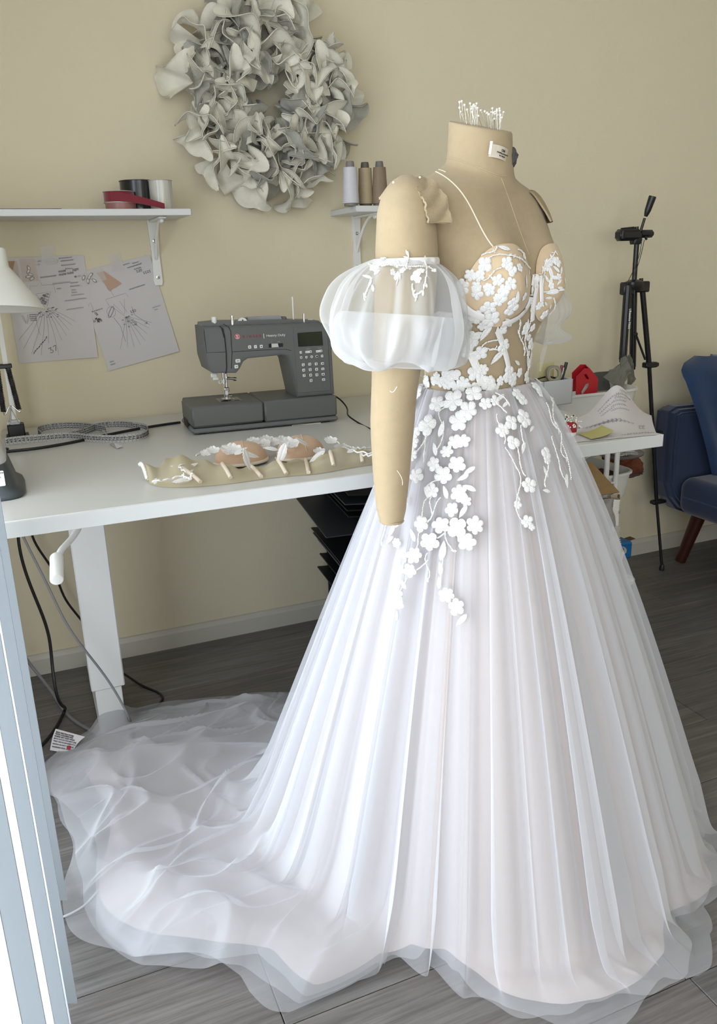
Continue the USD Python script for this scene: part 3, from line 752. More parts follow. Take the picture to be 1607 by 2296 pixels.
# cords of the machine
c0 = [P(x, y, 2, DZ + .004) for x, y in ((404, 947), (330, 958), (260, 971), (150, 994), (60, 1008), (20, 1012), (-40, 1022))]
solo('power_cord', tube(smooth_path(c0, 60), .0036, 8), cable_m, 'black cord running from the left of the sewing machine behind the tape measure', 'cable')
c1 = [MO + MX * .392 + MN * .14 + V(0, 0, .045)] + [P(x, y, 2, DZ + h) for x, y, h in ((760, 894, .044), (772, 906, .03), (784, 935, .012), (800, 946, .0032), (835, 964, .0025), (870, 985, .0025), (930, 1000, .0025))]
solo('foot_control_cord', tube(smooth_path(c1, 50), .0021, 8), cable_m, 'thin black cord curving off the right of the sewing machine', 'cable')
solo('thread_scrap', tube(smooth_path([P(x, y, 2, DZ + .001) for x, y in ((655, 954), (668, 952), (690, 950.5), (708, 949), (719, 948))], 30), .0011, 6), thread_m, 'white thread scrap lying along the front of the sewing machine', 'thread')

# ------------------------------------------------------------------ measuring tape standing on edge in loops
tm_m = thin('tape_white', (.56, .55, .52), .15)
tp = thing('measuring_tape', 'pale measuring tape with black numbers, looped on the desk', 'measuring tape', (.1, 2.2, DZ))


def tape_run(pix, n0, hz=.0195, step=.0098, z0=.0008, flip=1, mat=tm_m):
    c = smooth_path([P(x, y, 2, DZ) for x, y in pix], 130); s = np.r_[0, np.cumsum(np.linalg.norm(np.diff(c, axis=0), axis=1))]
    part(tp, 'tape', slab(np.stack([c + V(0, 0, z0), c + V(0, 0, z0 + hz)], 1), .0006), mat)
    nums, ticks, k = [], [], 0
    for q in np.arange(step * .6, s[-1] - step * .5, step):
        o = V(*[np.interp(q, s, c[:, i]) for i in range(3)]); o2 = V(*[np.interp(min(q + .003, s[-1]), s, c[:, i]) for i in range(3)])
        tg = (o2 - o) / (np.linalg.norm(o2 - o) + 1e-9)
        nrm = np.cross(tg, V(0, 0, 1)); 
        for sd in (1, -1):
            n_ = nrm * sd; xd = np.cross(V(0, 0, 1), n_)        # x to the reader's right
            F = frame(o + n_ * .0006 + V(0, 0, z0 + hz * .52), (0, 0, 1), z=n_)
            t = text(str(n0 + k), .0062, F, .0002, True, True); nums.append(t)
            ticks.append(xf(cbox((-hz / 2, -.0004, 0), (hz / 2, .0004, .0002), .0001), F @ frame((0, step / 2, 0), (1, 0, 0), z=(0, 0, 1))))
        k += flip
    part(tp, 'numerals', join(*nums), ink_m, smooth=False)
    part(tp, 'ruling', join(*ticks), pencil_m, smooth=False)


tape_run([(12, 1000), (60, 994), (110, 990), (150, 987), (190, 990), (230, 993), (275, 993), (310, 989), (329, 982), (333, 974), (322, 966), (295, 962), (262, 960), (235, 962), (205, 971), (180, 980), (150, 985.5)], 44)
tape_run([(240, 972), (205, 966), (170, 963), (130, 964), (98, 969), (87, 976), (95, 983)], 127, flip=-1)
part(tp, 'tape_end', slab(np.array([[P(245, 996, 2, DZ + .001), P(255, 993, 2, DZ + .012)], [P(262, 1006, 2, DZ + .001), P(276, 1000, 2, DZ + .006)]]), .0006), tm_m)
part(tp, 'tape_end', slab(np.array([[P(228, 966, 2, DZ + .018), P(236, 964, 2, DZ + .002)], [P(236, 974, 2, DZ + .018), P(243, 976, 2, DZ + .002)]]), .0006), tm_m)

# ------------------------------------------------------------------ desk lamp
lm = thing('desk_lamp', 'white desk lamp with sprung arm at the left edge', 'lamp', (-.03, 2.28, DZ))
lamp_m = M('lamp_white', (.78, .77, .71), .4)
b0 = P(38, 978, 2, DZ); b0[2] = DZ
part(lm, 'clamp', join(cbox(b0 + V(-.020, -.02, 0), b0 + V(.022, .02, .034), .003), cbox(b0 + V(-.026, -.026, 0), b0 + V(.03, .026, .004), .001)), black_m)
a0 = b0 + V(.0, 0, .034); Y0 = a0[1]
a1 = P(6, 770, 1, Y0 - .01); a1b = P(-4, 690, 1, Y0 - .01)
part(lm, 'arm', cbox((-.0065, -.004, 0), (.0065, .004, np.linalg.norm(a1b - a0)), .001, frame(a0, (1, 0, 0), z=(a1b - a0))), lamp_m)
part(lm, 'joint', join(cbox(a0 + V(-.014, -.010, -.006), a0 + V(.014, .010, .012), .002), rod(a0 + V(-.016, -.012, .004), a0 + V(-.016, .012, .004), .004)), steel_m)
pt = lambda x, y, d=-.0: P(x, y, 1, Y0 + d)
for xs in (((18, 825), (42, 917)), ((-6, 830), (8, 923))):
    p, q = pt(*xs[0], -.012), pt(*xs[1], -.012); n = 160; tt = np.linspace(0, 1, n); ax = (q - p)
    hel = p + ax * tt[:, None] + .0058 * np.stack([np.cos(tt * 2 * PI * 26), np.sin(tt * 2 * PI * 26), 0 * tt], -1)
    sp = part(lm, 'spring', join(rod(p, q, .0052, 12), tube(hel, .0016, 6)), black_m)
    part(sp, 'spring_wire', tube(smooth_path([q, q + ax * .08 + V(.002, 0, 0), a0 + V(.012 if xs[0][0] > 0 else -.014, -.01, .036), a0 + V(.010 if xs[0][0] > 0 else -.012, -.01, .004)], 24), .0017, 8), steel_m)
part(lm, 'spring_bar', cbox(pt(-8, 828, -.018), pt(26, 815, -.006) + V(0, .012, 0), .002), black_m)
part(lm, 'cable', tube(smooth_path([pt(24, 955, -.01), pt(18, 985, -.02), P(16, 1006, 2, DZ + .004), P(-20, 1025, 2, DZ + .004)], 24), .003, 8), cable_m)
sc_ = P(-7, 672, 1, 2.13); ax = V(-.05, -.12, -1); ax = ax / np.linalg.norm(ax)
prof = [(.024, -.118), (.030, -.115), (.034, -.075), (.040, -.068), (.058, -.045), (.086, -.008), (.102, .016), (.1045, .022), (.103, .022), (.084, -.007), (.056, -.043), (.038, -.066)]
sh = part(lm, 'shade', lathe(prof, 64, sc_ - V(0, 0, .0), ax), lamp_m)
part(sh, 'bulb', lathe([(0, -.06), (.014, -.055), (.026, -.02), (.028, -.008), (.018, .008), (0, .013)], 32, sc_, ax), M('bulb_glass', (.75, .74, .7), .15))
part(lm, 'upper_arm', join(rod(a1b, sc_ - ax * .11 + V(-.10, .02, .06), .006), rod(sc_ - ax * .11 + V(-.10, .02, .06), sc_ - ax * .112, .008)), lamp_m)

# ------------------------------------------------------------------ steam iron station at the desk's left edge
ir = thing('garment_steamer', 'grey and white steamer base at the left edge of the desk', 'steamer', (-.06, 1.68, DZ))
ig_m = M('steamer_grey', (.055, .065, .072), .4); iw_m = M('steamer_white', (.62, .63, .66), .18, coat=.5)
def loft(secs, n=40, e=3.5):
    """sections: (centre, half x, half y) from below up, rounded rectangles"""
    th = np.linspace(0, 2 * PI, n, endpoint=False); c, s = np.cos(th), np.sin(th)
    ring_ = []
    for o, hx, hy in secs:
        ring_.append(np.stack([o[0] + hx * np.sign(c) * np.abs(c) ** (2 / e), o[1] + hy * np.sign(s) * np.abs(s) ** (2 / e), np.full(n, o[2])], -1))
    v = np.vstack(ring_); f = grid_faces(len(secs), n, True); f = np.vstack([f[:, [0, 1, 2]], f[:, [0, 2, 3]]]); k = len(v)
    v = np.vstack([v, secs[0][0], secs[-1][0]]); a = np.arange(n); b = (a + 1) % n; e0 = (len(secs) - 1) * n
    return v, np.vstack([f, np.stack([np.full(n, k), b, a], 1), np.stack([np.full(n, k + 1), e0 + a, e0 + b], 1)])


ic = P(62, 1112, 2, DZ); ix = ic[0] - .085
yc = 1.70
part(ir, 'base', loft([((ix, yc, DZ), .080, .095), ((ix, yc, DZ + .004), .0835, .098), ((ix - .002, yc, DZ + .012), .083, .097), ((ix - .008, yc, DZ + .020), .078, .092), ((ix - .012, yc, DZ + .062), .071, .086), ((ix - .013, yc, DZ + .066), .069, .084)], 48, 5), ig_m)
part(ir, 'shell', loft([((ix - .013, yc, DZ + .066), .070, .085), ((ix - .013, yc, DZ + .075), .0705, .0855), ((ix - .018, yc, DZ + .10), .065, .08), ((ix - .026, yc, DZ + .13), .055, .072), ((ix - .037, yc, DZ + .155), .042, .06), ((ix - .048, yc, DZ + .166), .025, .04), ((ix - .05, yc, DZ + .168), .008, .02)], 48, 4), iw_m)
lo_ = V(ix - .0665, yc - .0945, DZ + .030)
Fl = frame(V(ix - .012 + .036, yc - .0870, DZ + .042), (1, 0, 0), z=V(0, -1, .12))
rp = part(ir, 'rating_plate', extr(Polygon([(-.026, -.012), (.024, -.012), (.024, .013), (-.026, .013)]).buffer(.002), .0008, Fl, .0), M('plate_white', (.62, .61, .58), .5))
part(rp, 'small_print', join(*[text(s, .0028, Fl @ frame((-.025, .0095 - k * .0042, .0008), (1, 0, 0), z=(0, 0, 1)), .0002, True) for k, s in enumerate(('MODEL 120V 60HZ 1500W', 'WARNING TO REDUCE', 'RISK OF FIRE USE ONLY', 'WATER DO NOT OPEN', 'MADE IN CHINA 5Z'))]), ink_m, smooth=False)

# ------------------------------------------------------------------ cables and tag under the desk
def cable(lab, pts, r, m, n=60, name='cable'):
    return solo(name, tube(smooth_path(pts, n), r, 8), m, lab, 'cable')


FZ = .004
cable('black cable hanging down nearest the blind under the desk', [P(40, 1180, 1, 2.25), P(45, 1235, 1, 2.22), P(75, 1330, 1, 2.15), P(110, 1430, 1, 2.05), P(118, 1500, 1, 1.99), P(128, 1560, 1, 1.98), P(142, 1600, 2, FZ + .01), P(120, 1640, 2, FZ), P(90, 1675, 2, FZ), P(60, 1720, 2, FZ)], .0042, cable_m)
cable('thin black cable looping behind the desk leg to the floor', [P(68, 1180, 1, 2.36), P(78, 1215, 1, 2.36), P(100, 1250, 1, 2.36), P(122, 1285, 1, 2.36), P(145, 1340, 1, 2.36), P(178, 1385, 1, 2.36), P(215, 1440, 1, 2.34), P(245, 1490, 1, 2.3), P(278, 1511, 2, .02), P(320, 1538, 2, FZ), P(364, 1568, 2, FZ), P(360, 1575, 2, FZ), P(310, 1593, 2, FZ), P(280, 1605, 2, FZ)], .0034, cable_m)
cable('paired grey cable hanging in front of the desk leg', [P(42, 1182, 1, 1.98), P(75, 1250, 1, 1.96), P(110, 1320, 1, 1.95), P(150, 1400, 1, 1.94), P(200, 1470, 1, 1.94), P(245, 1530, 1, 1.93), P(272, 1575, 1, 1.90), P(285, 1605, 2, .03)], .0030, greyc_m)
cable('pale grey cable running low along the floor under the desk', [P(50, 1465, 1, 2.30), P(80, 1505, 2, .06), P(115, 1550, 2, .02), P(150, 1600, 2, FZ), P(185, 1628, 2, FZ), P(230, 1650, 2, FZ), P(270, 1670, 2, FZ)], .0045, M('pale_cable', (.24, .24, .25), .5))
cable('short grey cable on the floor at the foot of the blind', [P(75, 1725, 2, FZ), P(105, 1705, 2, FZ), P(130, 1690, 2, FZ), P(190, 1680, 2, FZ)], .005, M('mid_cable', (.10, .10, .10), .5))
cable('thin white cord on the floor between the blind and the train', [P(110, 2070, 2, .003), P(150, 2052, 2, .003), P(185, 2033, 2, .003), P(215, 2003, 2, .003), P(260, 1975, 2, .003)], .0022, M('white_cord', (.7, .7, .72), .5))
tg = thing('warning_tag', 'white printed warning tag with red dot on the floor under the desk', 'tag', P(150, 1660, 2, .01))
tc = [P(125, 1634, 2, .055), P(191, 1652, 2, .045), P(160, 1690, 2, .006), P(112, 1682, 2, .012)]
g = np.array([[tc[0] * (1 - a) * (1 - b) + tc[1] * a * (1 - b) + tc[2] * a * b + tc[3] * (1 - a) * b + V(0, 0, .006 * math.sin(PI * b)) for a in np.linspace(0, 1, 8)] for b in np.linspace(0, 1, 8)])
part(tg, 'card', slab(g, .0006), paper_m)
Ft = frame(tc[3] + V(0, 0, .003), tc[2] - tc[3], y=tc[0] - tc[3]); nz = Ft[:3, 2] * (1 if Ft[2, 2] > 0 else -1)
wT, hT = np.linalg.norm(tc[2] - tc[3]), np.linalg.norm(tc[0] - tc[3])
ln = []
def tpt(a, b): return tc[0] * (1 - a) * b + tc[1] * a * b + tc[2] * a * (1 - b) + tc[3] * (1 - a) * (1 - b) + V(0, 0, .006 * math.sin(PI * b)) + nz * .0012
for k in range(7):
    b = .12 + .11 * k; o = tpt(.06, b); o2 = tpt(.6, b); up = tpt(.06, b + .1) - o
    Fk = frame(o, o2 - o, z=nz); ln.append(text(('WARNING RISK OF ELECTRIC', 'SHOCK DO NOT REMOVE', 'THIS TAG PLUG DIRECTLY', 'INTO OUTLET DO NOT USE', 'WHERE WET KEEP AWAY', 'FROM CHILDREN AND', 'READ INSTRUCTIONS')[k], .0035, Fk, .0003, True))
part(tg, 'small_print', join(*ln), ink_m, smooth=False)
part(tg, 'red_dot', lathe([(0, 0), (.0055, 0), (.0055, .0005), (0, .0005)], 20, tpt(.78, .22), nz), red_m)

# black letter trays with folders, under the desk against the wall
fo = thing('letter_tray_tower', 'black letter tray tower with papers under the desk', 'letter tray', (.86, 2.28, 0))
fold_m = M('folder_black', (.016, .017, .02), .5); fold2_m = M('folder_slate', (.055, .06, .068), .45)
part(fo, 'frame', join(cbox((.87, 2.395, 0), (1.19, 2.405, .60), .002), cbox((1.17, 2.15, 0), (1.185, 2.405, .60), .002), cbox((.87, 2.15, 0), (1.19, 2.405, .012), .002)), fold_m)
FT = np.array
zs = [.515, .488, .468, .448, .395, .30, .282, .258, .205, .16]
ext = [.845, .832, .838, .842, .768, .815, .82, .835, .84, .83]
for k, (z, x) in enumerate(zip(zs, ext)):
    m = fold2_m if k in (1, 4, 6) else fold_m
    tilt = .10 if k != 4 else .06
    g = FT([[V(x + .30 * a, 2.12 + .27 * b + (.02 if k == 4 else .0) * a, z - tilt * .30 * a + (.055 if k == 4 else .04) * b) for a in (0, .5, 1)] for b in (0, .5, 1)])
    part(fo, 'tray', slab(g, .004), m, smooth=False)
# ------------------------------------------------------------------ dress form
C = V(.745, 1.235, 0); Fv = V(.3735, -.9276, 0); Rv = V(-.9276, -.3735, 0)     # where it stands, where its chest faces, its right hand


def B(r, f, z): return C + np.multiply.outer(r, Rv) + np.multiply.outer(f, Fv) + np.multiply.outer(z, V(0, 0, 1))


# height, half width, depth to the front, depth to the back, exponent, forward lean of the level
SEC = np.array([(.70, .135, .105, .11, 2.2, 0), (.80, .145, .105, .118, 2.2, 0), (.88, .128, .090, .098, 2.2, 0), (.955, .102, .076, .074, 2.2, 0), (1.00, .104, .078, .076, 2.2, 0), (1.06, .116, .084, .088, 2.3, 0),
                (1.12, .130, .086, .094, 2.4, 0), (1.17, .140, .084, .096, 2.5, 0), (1.21, .150, .074, .092, 2.5, 0), (1.24, .153, .064, .086, 2.5, .02), (1.26, .150, .058, .080, 2.4, .06), (1.274, .136, .056, .074, 2.3, .12),
                (1.286, .108, .057, .068, 2.2, .2), (1.296, .080, .057, .062, 2.1, .26), (1.304, .062, .056, .056, 2.0, .29), (1.312, .0555, .0555, .054, 2.0, .30), (1.34, .0525, .053, .0525, 2.0, .29), (1.372, .0510, .0515, .0515, 2.0, .27)])


def sec(z, k): return np.interp(z, SEC[:, 0], SEC[:, k])


def bust(r, z, f):
    out = 0
    for s in (-1, 1):
        q = ((r - s * .068) / .056) ** 2; zz = (z - 1.118); q2 = np.where(zz > 0, (zz / .092) ** 2, (zz / .048) ** 2)
        out = out + .044 * np.exp(-np.minimum(q + q2, 30))
    return np.where(f > 0, out, 0)


def body(t, z, off=0.):
    """form surface at angle t (0 = its right side, 90 deg = chest), height z"""
    n = sec(z, 4); c, s = np.cos(t), np.sin(t)
    r = (sec(z, 1) + off) * np.sign(c) * np.abs(c) ** (2 / n); b = np.where(s > 0, sec(z, 2), sec(z, 3)) + off
    f = b * np.sign(s) * np.abs(s) ** (2 / n); f = f + bust(r, z, f) * np.clip(np.abs(s) * 1.6, 0, 1)
    return B(r, f, z - sec(z, 5) * f)


def front(r, z, off=0.):
    a, b, n = sec(z, 1) + off, sec(z, 2) + off, sec(z, 4)
    q = np.maximum(1 - np.abs(r / a) ** n, 0); f = b * q ** (1 / n); return B(r, f + bust(r, z, np.ones_like(f)) * np.clip(np.sqrt(q) * 1.6, 0, 1), z)


th = np.linspace(0, 2 * PI, 120, endpoint=False)
zz = np.r_[np.linspace(.70, 1.25, 60), np.linspace(1.255, 1.30, 16), np.linspace(1.305, 1.366, 12), 1.370, 1.372]
g = body(th[None, :], zz[:, None])
g[-1] = (g[-1] - g[-1].mean(0)) * .965 + g[-1].mean(0) + V(0, 0, .001)
v = np.vstack([g.reshape(-1, 3), g[0].mean(0), g[-1].mean(0)]); f = tri(v, grid_faces(len(zz), 120, True))[1]
k, a = len(v) - 2, np.arange(120); b = (a + 1) % 120; e = (len(zz) - 1) * 120
torso = (v, np.vstack([f, np.stack([np.full(120, k), b, a], 1), np.stack([np.full(120, k + 1), e + a, e + b], 1)]))
df = thing('dress_form', 'beige linen dress form with soft arm, wearing the wedding dress', 'dress form', C)
part(df, 'torso', torso, form_m, smooth=50)
part(df, 'pole', rod(C + V(0, 0, .02), C + V(0, 0, .72), .014), steel_m)
part(df, 'base', lathe([(0, 0), (.17, 0), (.175, .006), (.17, .012), (.03, .02), (0, .02)], 48, C), black_m)
# arm: hangs from the right shoulder, cut off flat above the wrist
ap = np.array([P(912, 398, 1, 1.172), P(911, 425, 1, 1.168), P(910, 480, 1, 1.160), P(911, 560, 1, 1.153), P(909, 650, 1, 1.148), P(900, 740, 1, 1.146), P(889, 820, 1, 1.146), P(882, 900, 1, 1.146), P(878, 1000, 1, 1.144), P(877, 1080, 1, 1.142), P(877, 1140, 1, 1.140), P(878, 1166, 1, 1.139)])
apt = smooth_path(ap, 60); q = np.linspace(0, 1, 60)
rad = np.interp(q, [0, .02, .05, .10, .2, .35, .5, .6, .7, .85, .97, 1.0], [.012, .026, .037, .044, .0475, .0470, .0395, .0362, .0352, .0300, .0240, .0195])
arm_m = tube(apt, rad, 48)
part(df, 'arm', arm_m, form_m, smooth=50)
part(df, 'arm_end', lathe([(0, 0), (.019, 0), (.0205, .002), (.0195, .004), (0, .004)], 36, apt[-1] + V(0, 0, -.0035), (0, 0, 1)), form_m)
# calico shoulder caps, over both shoulders
def cap(r0, r1, ra, rb, z0, e0=-1.5, e1=1.72):
    """a strip over the shoulder from back to front; across it runs from the arm to the body"""
    ps_, w = np.meshgrid(np.linspace(e0, e1, 50), np.linspace(0, 1, 12), indexing='ij')
    rd = ra + (rb - ra) * w + .0011 * np.sin(ps_ * 34 + w * 4) * (1 - w * .5) + .0016 * np.sin(ps_ * 13 + w * 7) + .004 * np.clip(np.abs(ps_) - 1.3, 0, 1) * w
    return B(r0 + (r1 - r0) * w - .006 * np.sin(w * PI) * np.sign(r0), rd * np.sin(ps_) * 1.02, z0 + rd * 1.03 * np.cos(ps_))


part(df, 'shoulder_cap', slab(cap(.198, .158, .0535, .064, 1.222, -.85, 1.62), .004), formcap_m, label='gathered calico cap over the near shoulder')
tc2, zc2 = np.meshgrid(np.linspace(PI - 1.05, PI + .8, 30), np.linspace(1.225, 1.282, 12), indexing='ij')
part(df, 'shoulder_cap', slab(body(tc2, zc2, .004 + .006 * np.clip((1.262 - zc2) / .04, 0, 1) + .0008 * np.sin(tc2 * 40)), .003), formcap_m)
# seam lines and threads on the surface
def line_on(par, nm, pts, r, m, surf, n=60, off=.0006):
    h, nn = raycast(surf, smooth_path(pts, n)); h = [a for a in h if a is not None]
    if len(h) > 3: part(par, nm, tube(smooth_path(np.array(h)[::2] if len(h) > 8 else h, n), r, 6), m)


def zoomer(x0, y0, s): return lambda x, y: (x0 + x / s, y0 + y / s)


Z2 = zoomer(820, 200, 3.214)
line_on(df, 'princess_thread', [Z2(480, 585), Z2(620, 670), Z2(700, 760), Z2(800, 940), Z2(925, 1145)], .0011, thread_m, torso)
line_on(df, 'centre_seam', [Z2(975, 640), Z2(1020, 760), Z2(1100, 990), Z2(1180, 1200)], .0007, M('form_ridge', (.47, .37, .23), .9), torso)
line_on(df, 'neck_seam', [Z2(545, 490), Z2(640, 505), Z2(760, 545), Z2(880, 590), Z2(960, 620), Z2(1012, 627)], .0011, seam_m, torso)
line_on(df, 'armhole_seam', [Z2(500, 985), Z2(505, 1080), Z2(480, 1200), Z2(470, 1280)], .0012, seam_m, torso)
line_on(df, 'shoulder_thread', [Z2(330, 630), Z2(400, 590), Z2(490, 575), Z2(560, 590), Z2(580, 600)], .0008, thread_m, torso)
line_on(df, 'loose_thread', [(874, 876), (880, 879), (887, 872), (891, 866)], .0008, thread_m, arm_m, 20)
line_on(df, 'loose_thread', [(890, 1055), (897, 1065), (902, 1080), (901, 1090)], .0007, thread_m, arm_m, 20)
# woven label pinned on the neck
hh, nn = raycast(torso, [(1096, 326), (1144, 337), (1144, 362), (1099, 350), (1120, 343)])
hs = [h if h is not None else None for h in hh]
if all(h is not None for h in (hs[0], hs[3], hs[4])):
    o = hs[4]; n_ = nn[4]; xd = np.cross(V(0, 0, 1), n_); xd /= np.linalg.norm(xd); xd = xd * .97 - V(0, 0, .22)
    Fq = frame(o + n_ * .0018, xd, z=n_)
    u = np.linspace(-1, 1, 13); gl = np.array([[V(.0182 * a, .0098 * b, .0012 - .0065 * a * a) for a in u] for b in (-1, 0, 1)])
    lb = part(df, 'woven_label', slab(xf((gl.reshape(-1, 3), np.zeros((1, 3), int)), Fq)[0].reshape(3, 13, 3), .0006), M('label_ribbon', (.60, .52, .42), .55), label='woven label on the neck')
    part(lb, 'lettering', join(text('CW', .0035, Fq @ frame((.004, .0035, .0018), (1, 0, -.10), z=(.1, 0, 1)), .0003, True, True), text('wedding dresses', .0022, Fq @ frame((.003, -.0012, .0018), (1, 0, -.10), z=(.1, 0, 1)), .0003, True, True),
                                text('by Alena', .0022, Fq @ frame((.003, -.0052, .0018), (1, 0, -.10), z=(.1, 0, 1)), .0003, True, True)), ink_m, smooth=False)
    g2 = np.array([[V(-.0182 + .0 * a - .006 * a, .0098 * b + .001 * a, -.005 + .010 * math.sin(PI * (.15 + .6 * a))) for a in np.linspace(0, 1, 8)] for b in (-1, 0, 1)])
    part(lb, 'folded_end', slab(xf((g2.reshape(-1, 3), np.zeros((1, 3), int)), Fq)[0].reshape(3, 8, 3), .0006), M('label_back', (.78, .74, .62), .6))
# grey gathered ribbon behind the neck
ico = trimesh.creation.icosphere(4, 1.0); iv = np.array(ico.vertices)
def blob(c, s, sd, rot=0):
    k = 1 + .30 * (meshkit.fbm(iv * 2.1 + sd, 3, sd) - .5) * 2; p = iv * k[:, None] * s
    if rot: p = p @ np.array([[math.cos(rot), 0, math.sin(rot)], [0, 1, 0], [-math.sin(rot), 0, math.cos(rot)]]).T
    return p + c, np.array(ico.faces)


gb = B(-.050, .052, 1.325)
solo('ribbon_knot', join(blob(P(1143, 357, 1, gb[1]), V(.011, .012, .017), 3, .3), blob(P(1139, 384, 1, gb[1]), V(.0085, .008, .022), 5, -.25)), M('grey_gauze', (.085, .085, .078), .9, bump=(500, .6), var=(120, .4)), 'dark grey gathered ribbon knot behind the neck of the dress form', 'ribbon')

# glass-headed pins stuck in the top of the neck
Zp = zoomer(1000, 210, 10.71)
heads = [(320, 200, 285), (375, 180, 360), (440, 272, 448), (322, 335, 300), (350, 437, 405), (505, 383, 528), (577, 235, 545), (627, 312, 640), (663, 266, 575), (612, 366, 600), (625, 440, 640), (732, 238, 650), (692, 300, 640), (705, 345, 700), (750, 345, 705), (776, 535, 812), (832, 402, 940), (928, 426, 950), (985, 462, 980), (1027, 495, 1045), (1110, 355, 1085), (1085, 450, 1025), (1132, 458, 1030), (1170, 437, 1060), (1172, 490, 1075), (1220, 380, 1180), (1217, 415, 1190), (1213, 470, 1140), (1280, 360, 1240), (1287, 410, 1250), (1378, 447, 1230), (1248, 515, 1215), (1303, 512, 1260), (1335, 573, 1235), (1157, 608, 1130), (1222, 620, 1220), (1292, 660, 1250)]
tn = body(th, np.full(120, 1.372)).mean(0)
def pin_at(head, foot, name='dressmaker_pin', lab='white ball-headed pin stuck in the top of the dress form neck', grp='pins in the top of the neck', hr=.0019):
    d = head - foot; L_ = np.linalg.norm(d)
    p = thing(name, lab, 'pin', foot, grp)
    part(p, 'shaft', rod(foot - d / L_ * .004, head, .00055, 6), pin_m, smooth=True); part(p, 'head', (trimesh.creation.icosphere(2, hr).vertices + head, trimesh.creation.icosphere(2, hr).faces), pearl_m, smooth=True)
    return p


rg = np.random.default_rng(11)
ORD = 'first second third fourth fifth sixth seventh eighth ninth tenth eleventh twelfth thirteenth fourteenth fifteenth sixteenth seventeenth eighteenth nineteenth'.split()
def nth(k, n): return (ORD[k] + ' from the left') if k < len(ORD) else (ORD[n - 1 - k] + ' from the right')
heads.sort()
for kp, (hx, hy, bx_) in enumerate(heads):
    # feet on the tilted top of the neck, somewhere between its near and far rim
    dq = rg.uniform(-.03, .03); xi = (bx_ - 780) / 10.71 / 1795 * 1.28
    rr = math.hypot(xi, dq)
    if rr > .046: xi, dq = xi * .046 / rr, dq * .046 / rr
    rightv, toc = V(.857, -.517, 0), V(-.517, -.857, 0)
    ft = tn + rightv * xi + toc * dq; fl = (ft - tn) @ Fv; ft[2] = tn[2] + .001 - .27 * fl
    hd = P(*Zp(hx, hy), 1, ft[1] + rg.uniform(-.004, .004)); pin_at(hd, ft, lab='white ball-headed pin in the top of the neck, ' + nth(kp, len(heads)))
for (x, y), sf, lb in (((882, 409), 'cap', 'pin with white head on the outer curve of the near shoulder cap'), ((941, 398), 't', 'pin with white head where the near shoulder cap meets the collar'), ((1186, 432), 't', 'pin with white head on the far shoulder of the dress form')):
    hd = P(x, y, 1, B(.13 if x < 1000 else -.13, 0, 0)[1] - (.03 if x < 1000 else 0)); pin_at(hd, hd + V(.006, .012, -.012), lab=lb, grp=None)

# ------------------------------------------------------------------ the wedding dress
ZW = .957
tulle_m = sheer('tulle_outer', (.81, .815, .84), .235, .4)
tulle2_m = sheer('tulle_inner', (.81, .805, .82), .27, .4)
lining_m = M('nude_lining', (.52, .43, .385), .6, sheen=.1)
mesh_m = sheer('illusion_mesh', (.74, .62, .46), .14, .3)
cup_m = M('nude_cup', (.60, .45, .285), .75, sheen=.2)
bone_m = M('bone_channel', (.74, .71, .68), .6)
dr = thing('wedding_dress', 'white tulle wedding dress with lace bodice and long train on the dress form', 'dress', C)
HEM = np.array([(-27, .505), (-40, .50), (-53, .474), (-60, .468), (-72, .50), (-81, .49), (-93, .485), (-100, .475), (-107, .452), (-116, .425), (-128, .385), (-138, .385), (-145, .405), (-152, .53), (-163, .59), (-171, .675), (-187, .77), (-194, .82), (-200, .865), (-210, .945), (-217, 1.04), (-225, 1.05), (-235, .995), (-241, .90), (-251, .80), (-270, .62), (-300, .52), (-330, .50), (-360, .50)])[::-1]
DRP = np.array([(-27, .47), (-60, .42), (-93, .405), (-120, .375), (-140, .37), (-155, .40), (-171, .43), (-190, .45), (-210, .475), (-230, .49), (-251, .48), (-270, .45), (-300, .43), (-330, .44), (-360, .46)])[::-1]


def per(tab, az):
    x = np.r_[tab[:, 0] - 360, tab[:, 0], tab[:, 0] + 360]; y = np.tile(tab[:, 1], 3)
    o = np.argsort(x); return np.interp(az, x[o], y[o])


def fold_series(seed, lo, hi, m):
    r_ = np.random.default_rng(seed); return r_.integers(lo, hi, m), r_.uniform(.4, 1, m), r_.uniform(0, 2 * PI, m), r_.uniform(-.8, .8, m)


def fold(ser, ph, v, der=False):
    out = 0
    for k, a, p_, dr_ in zip(*ser): out = out + a * np.sin(k * ph + p_ + dr_ * v)
    return out / math.sqrt((ser[1] ** 2).sum() / 2)


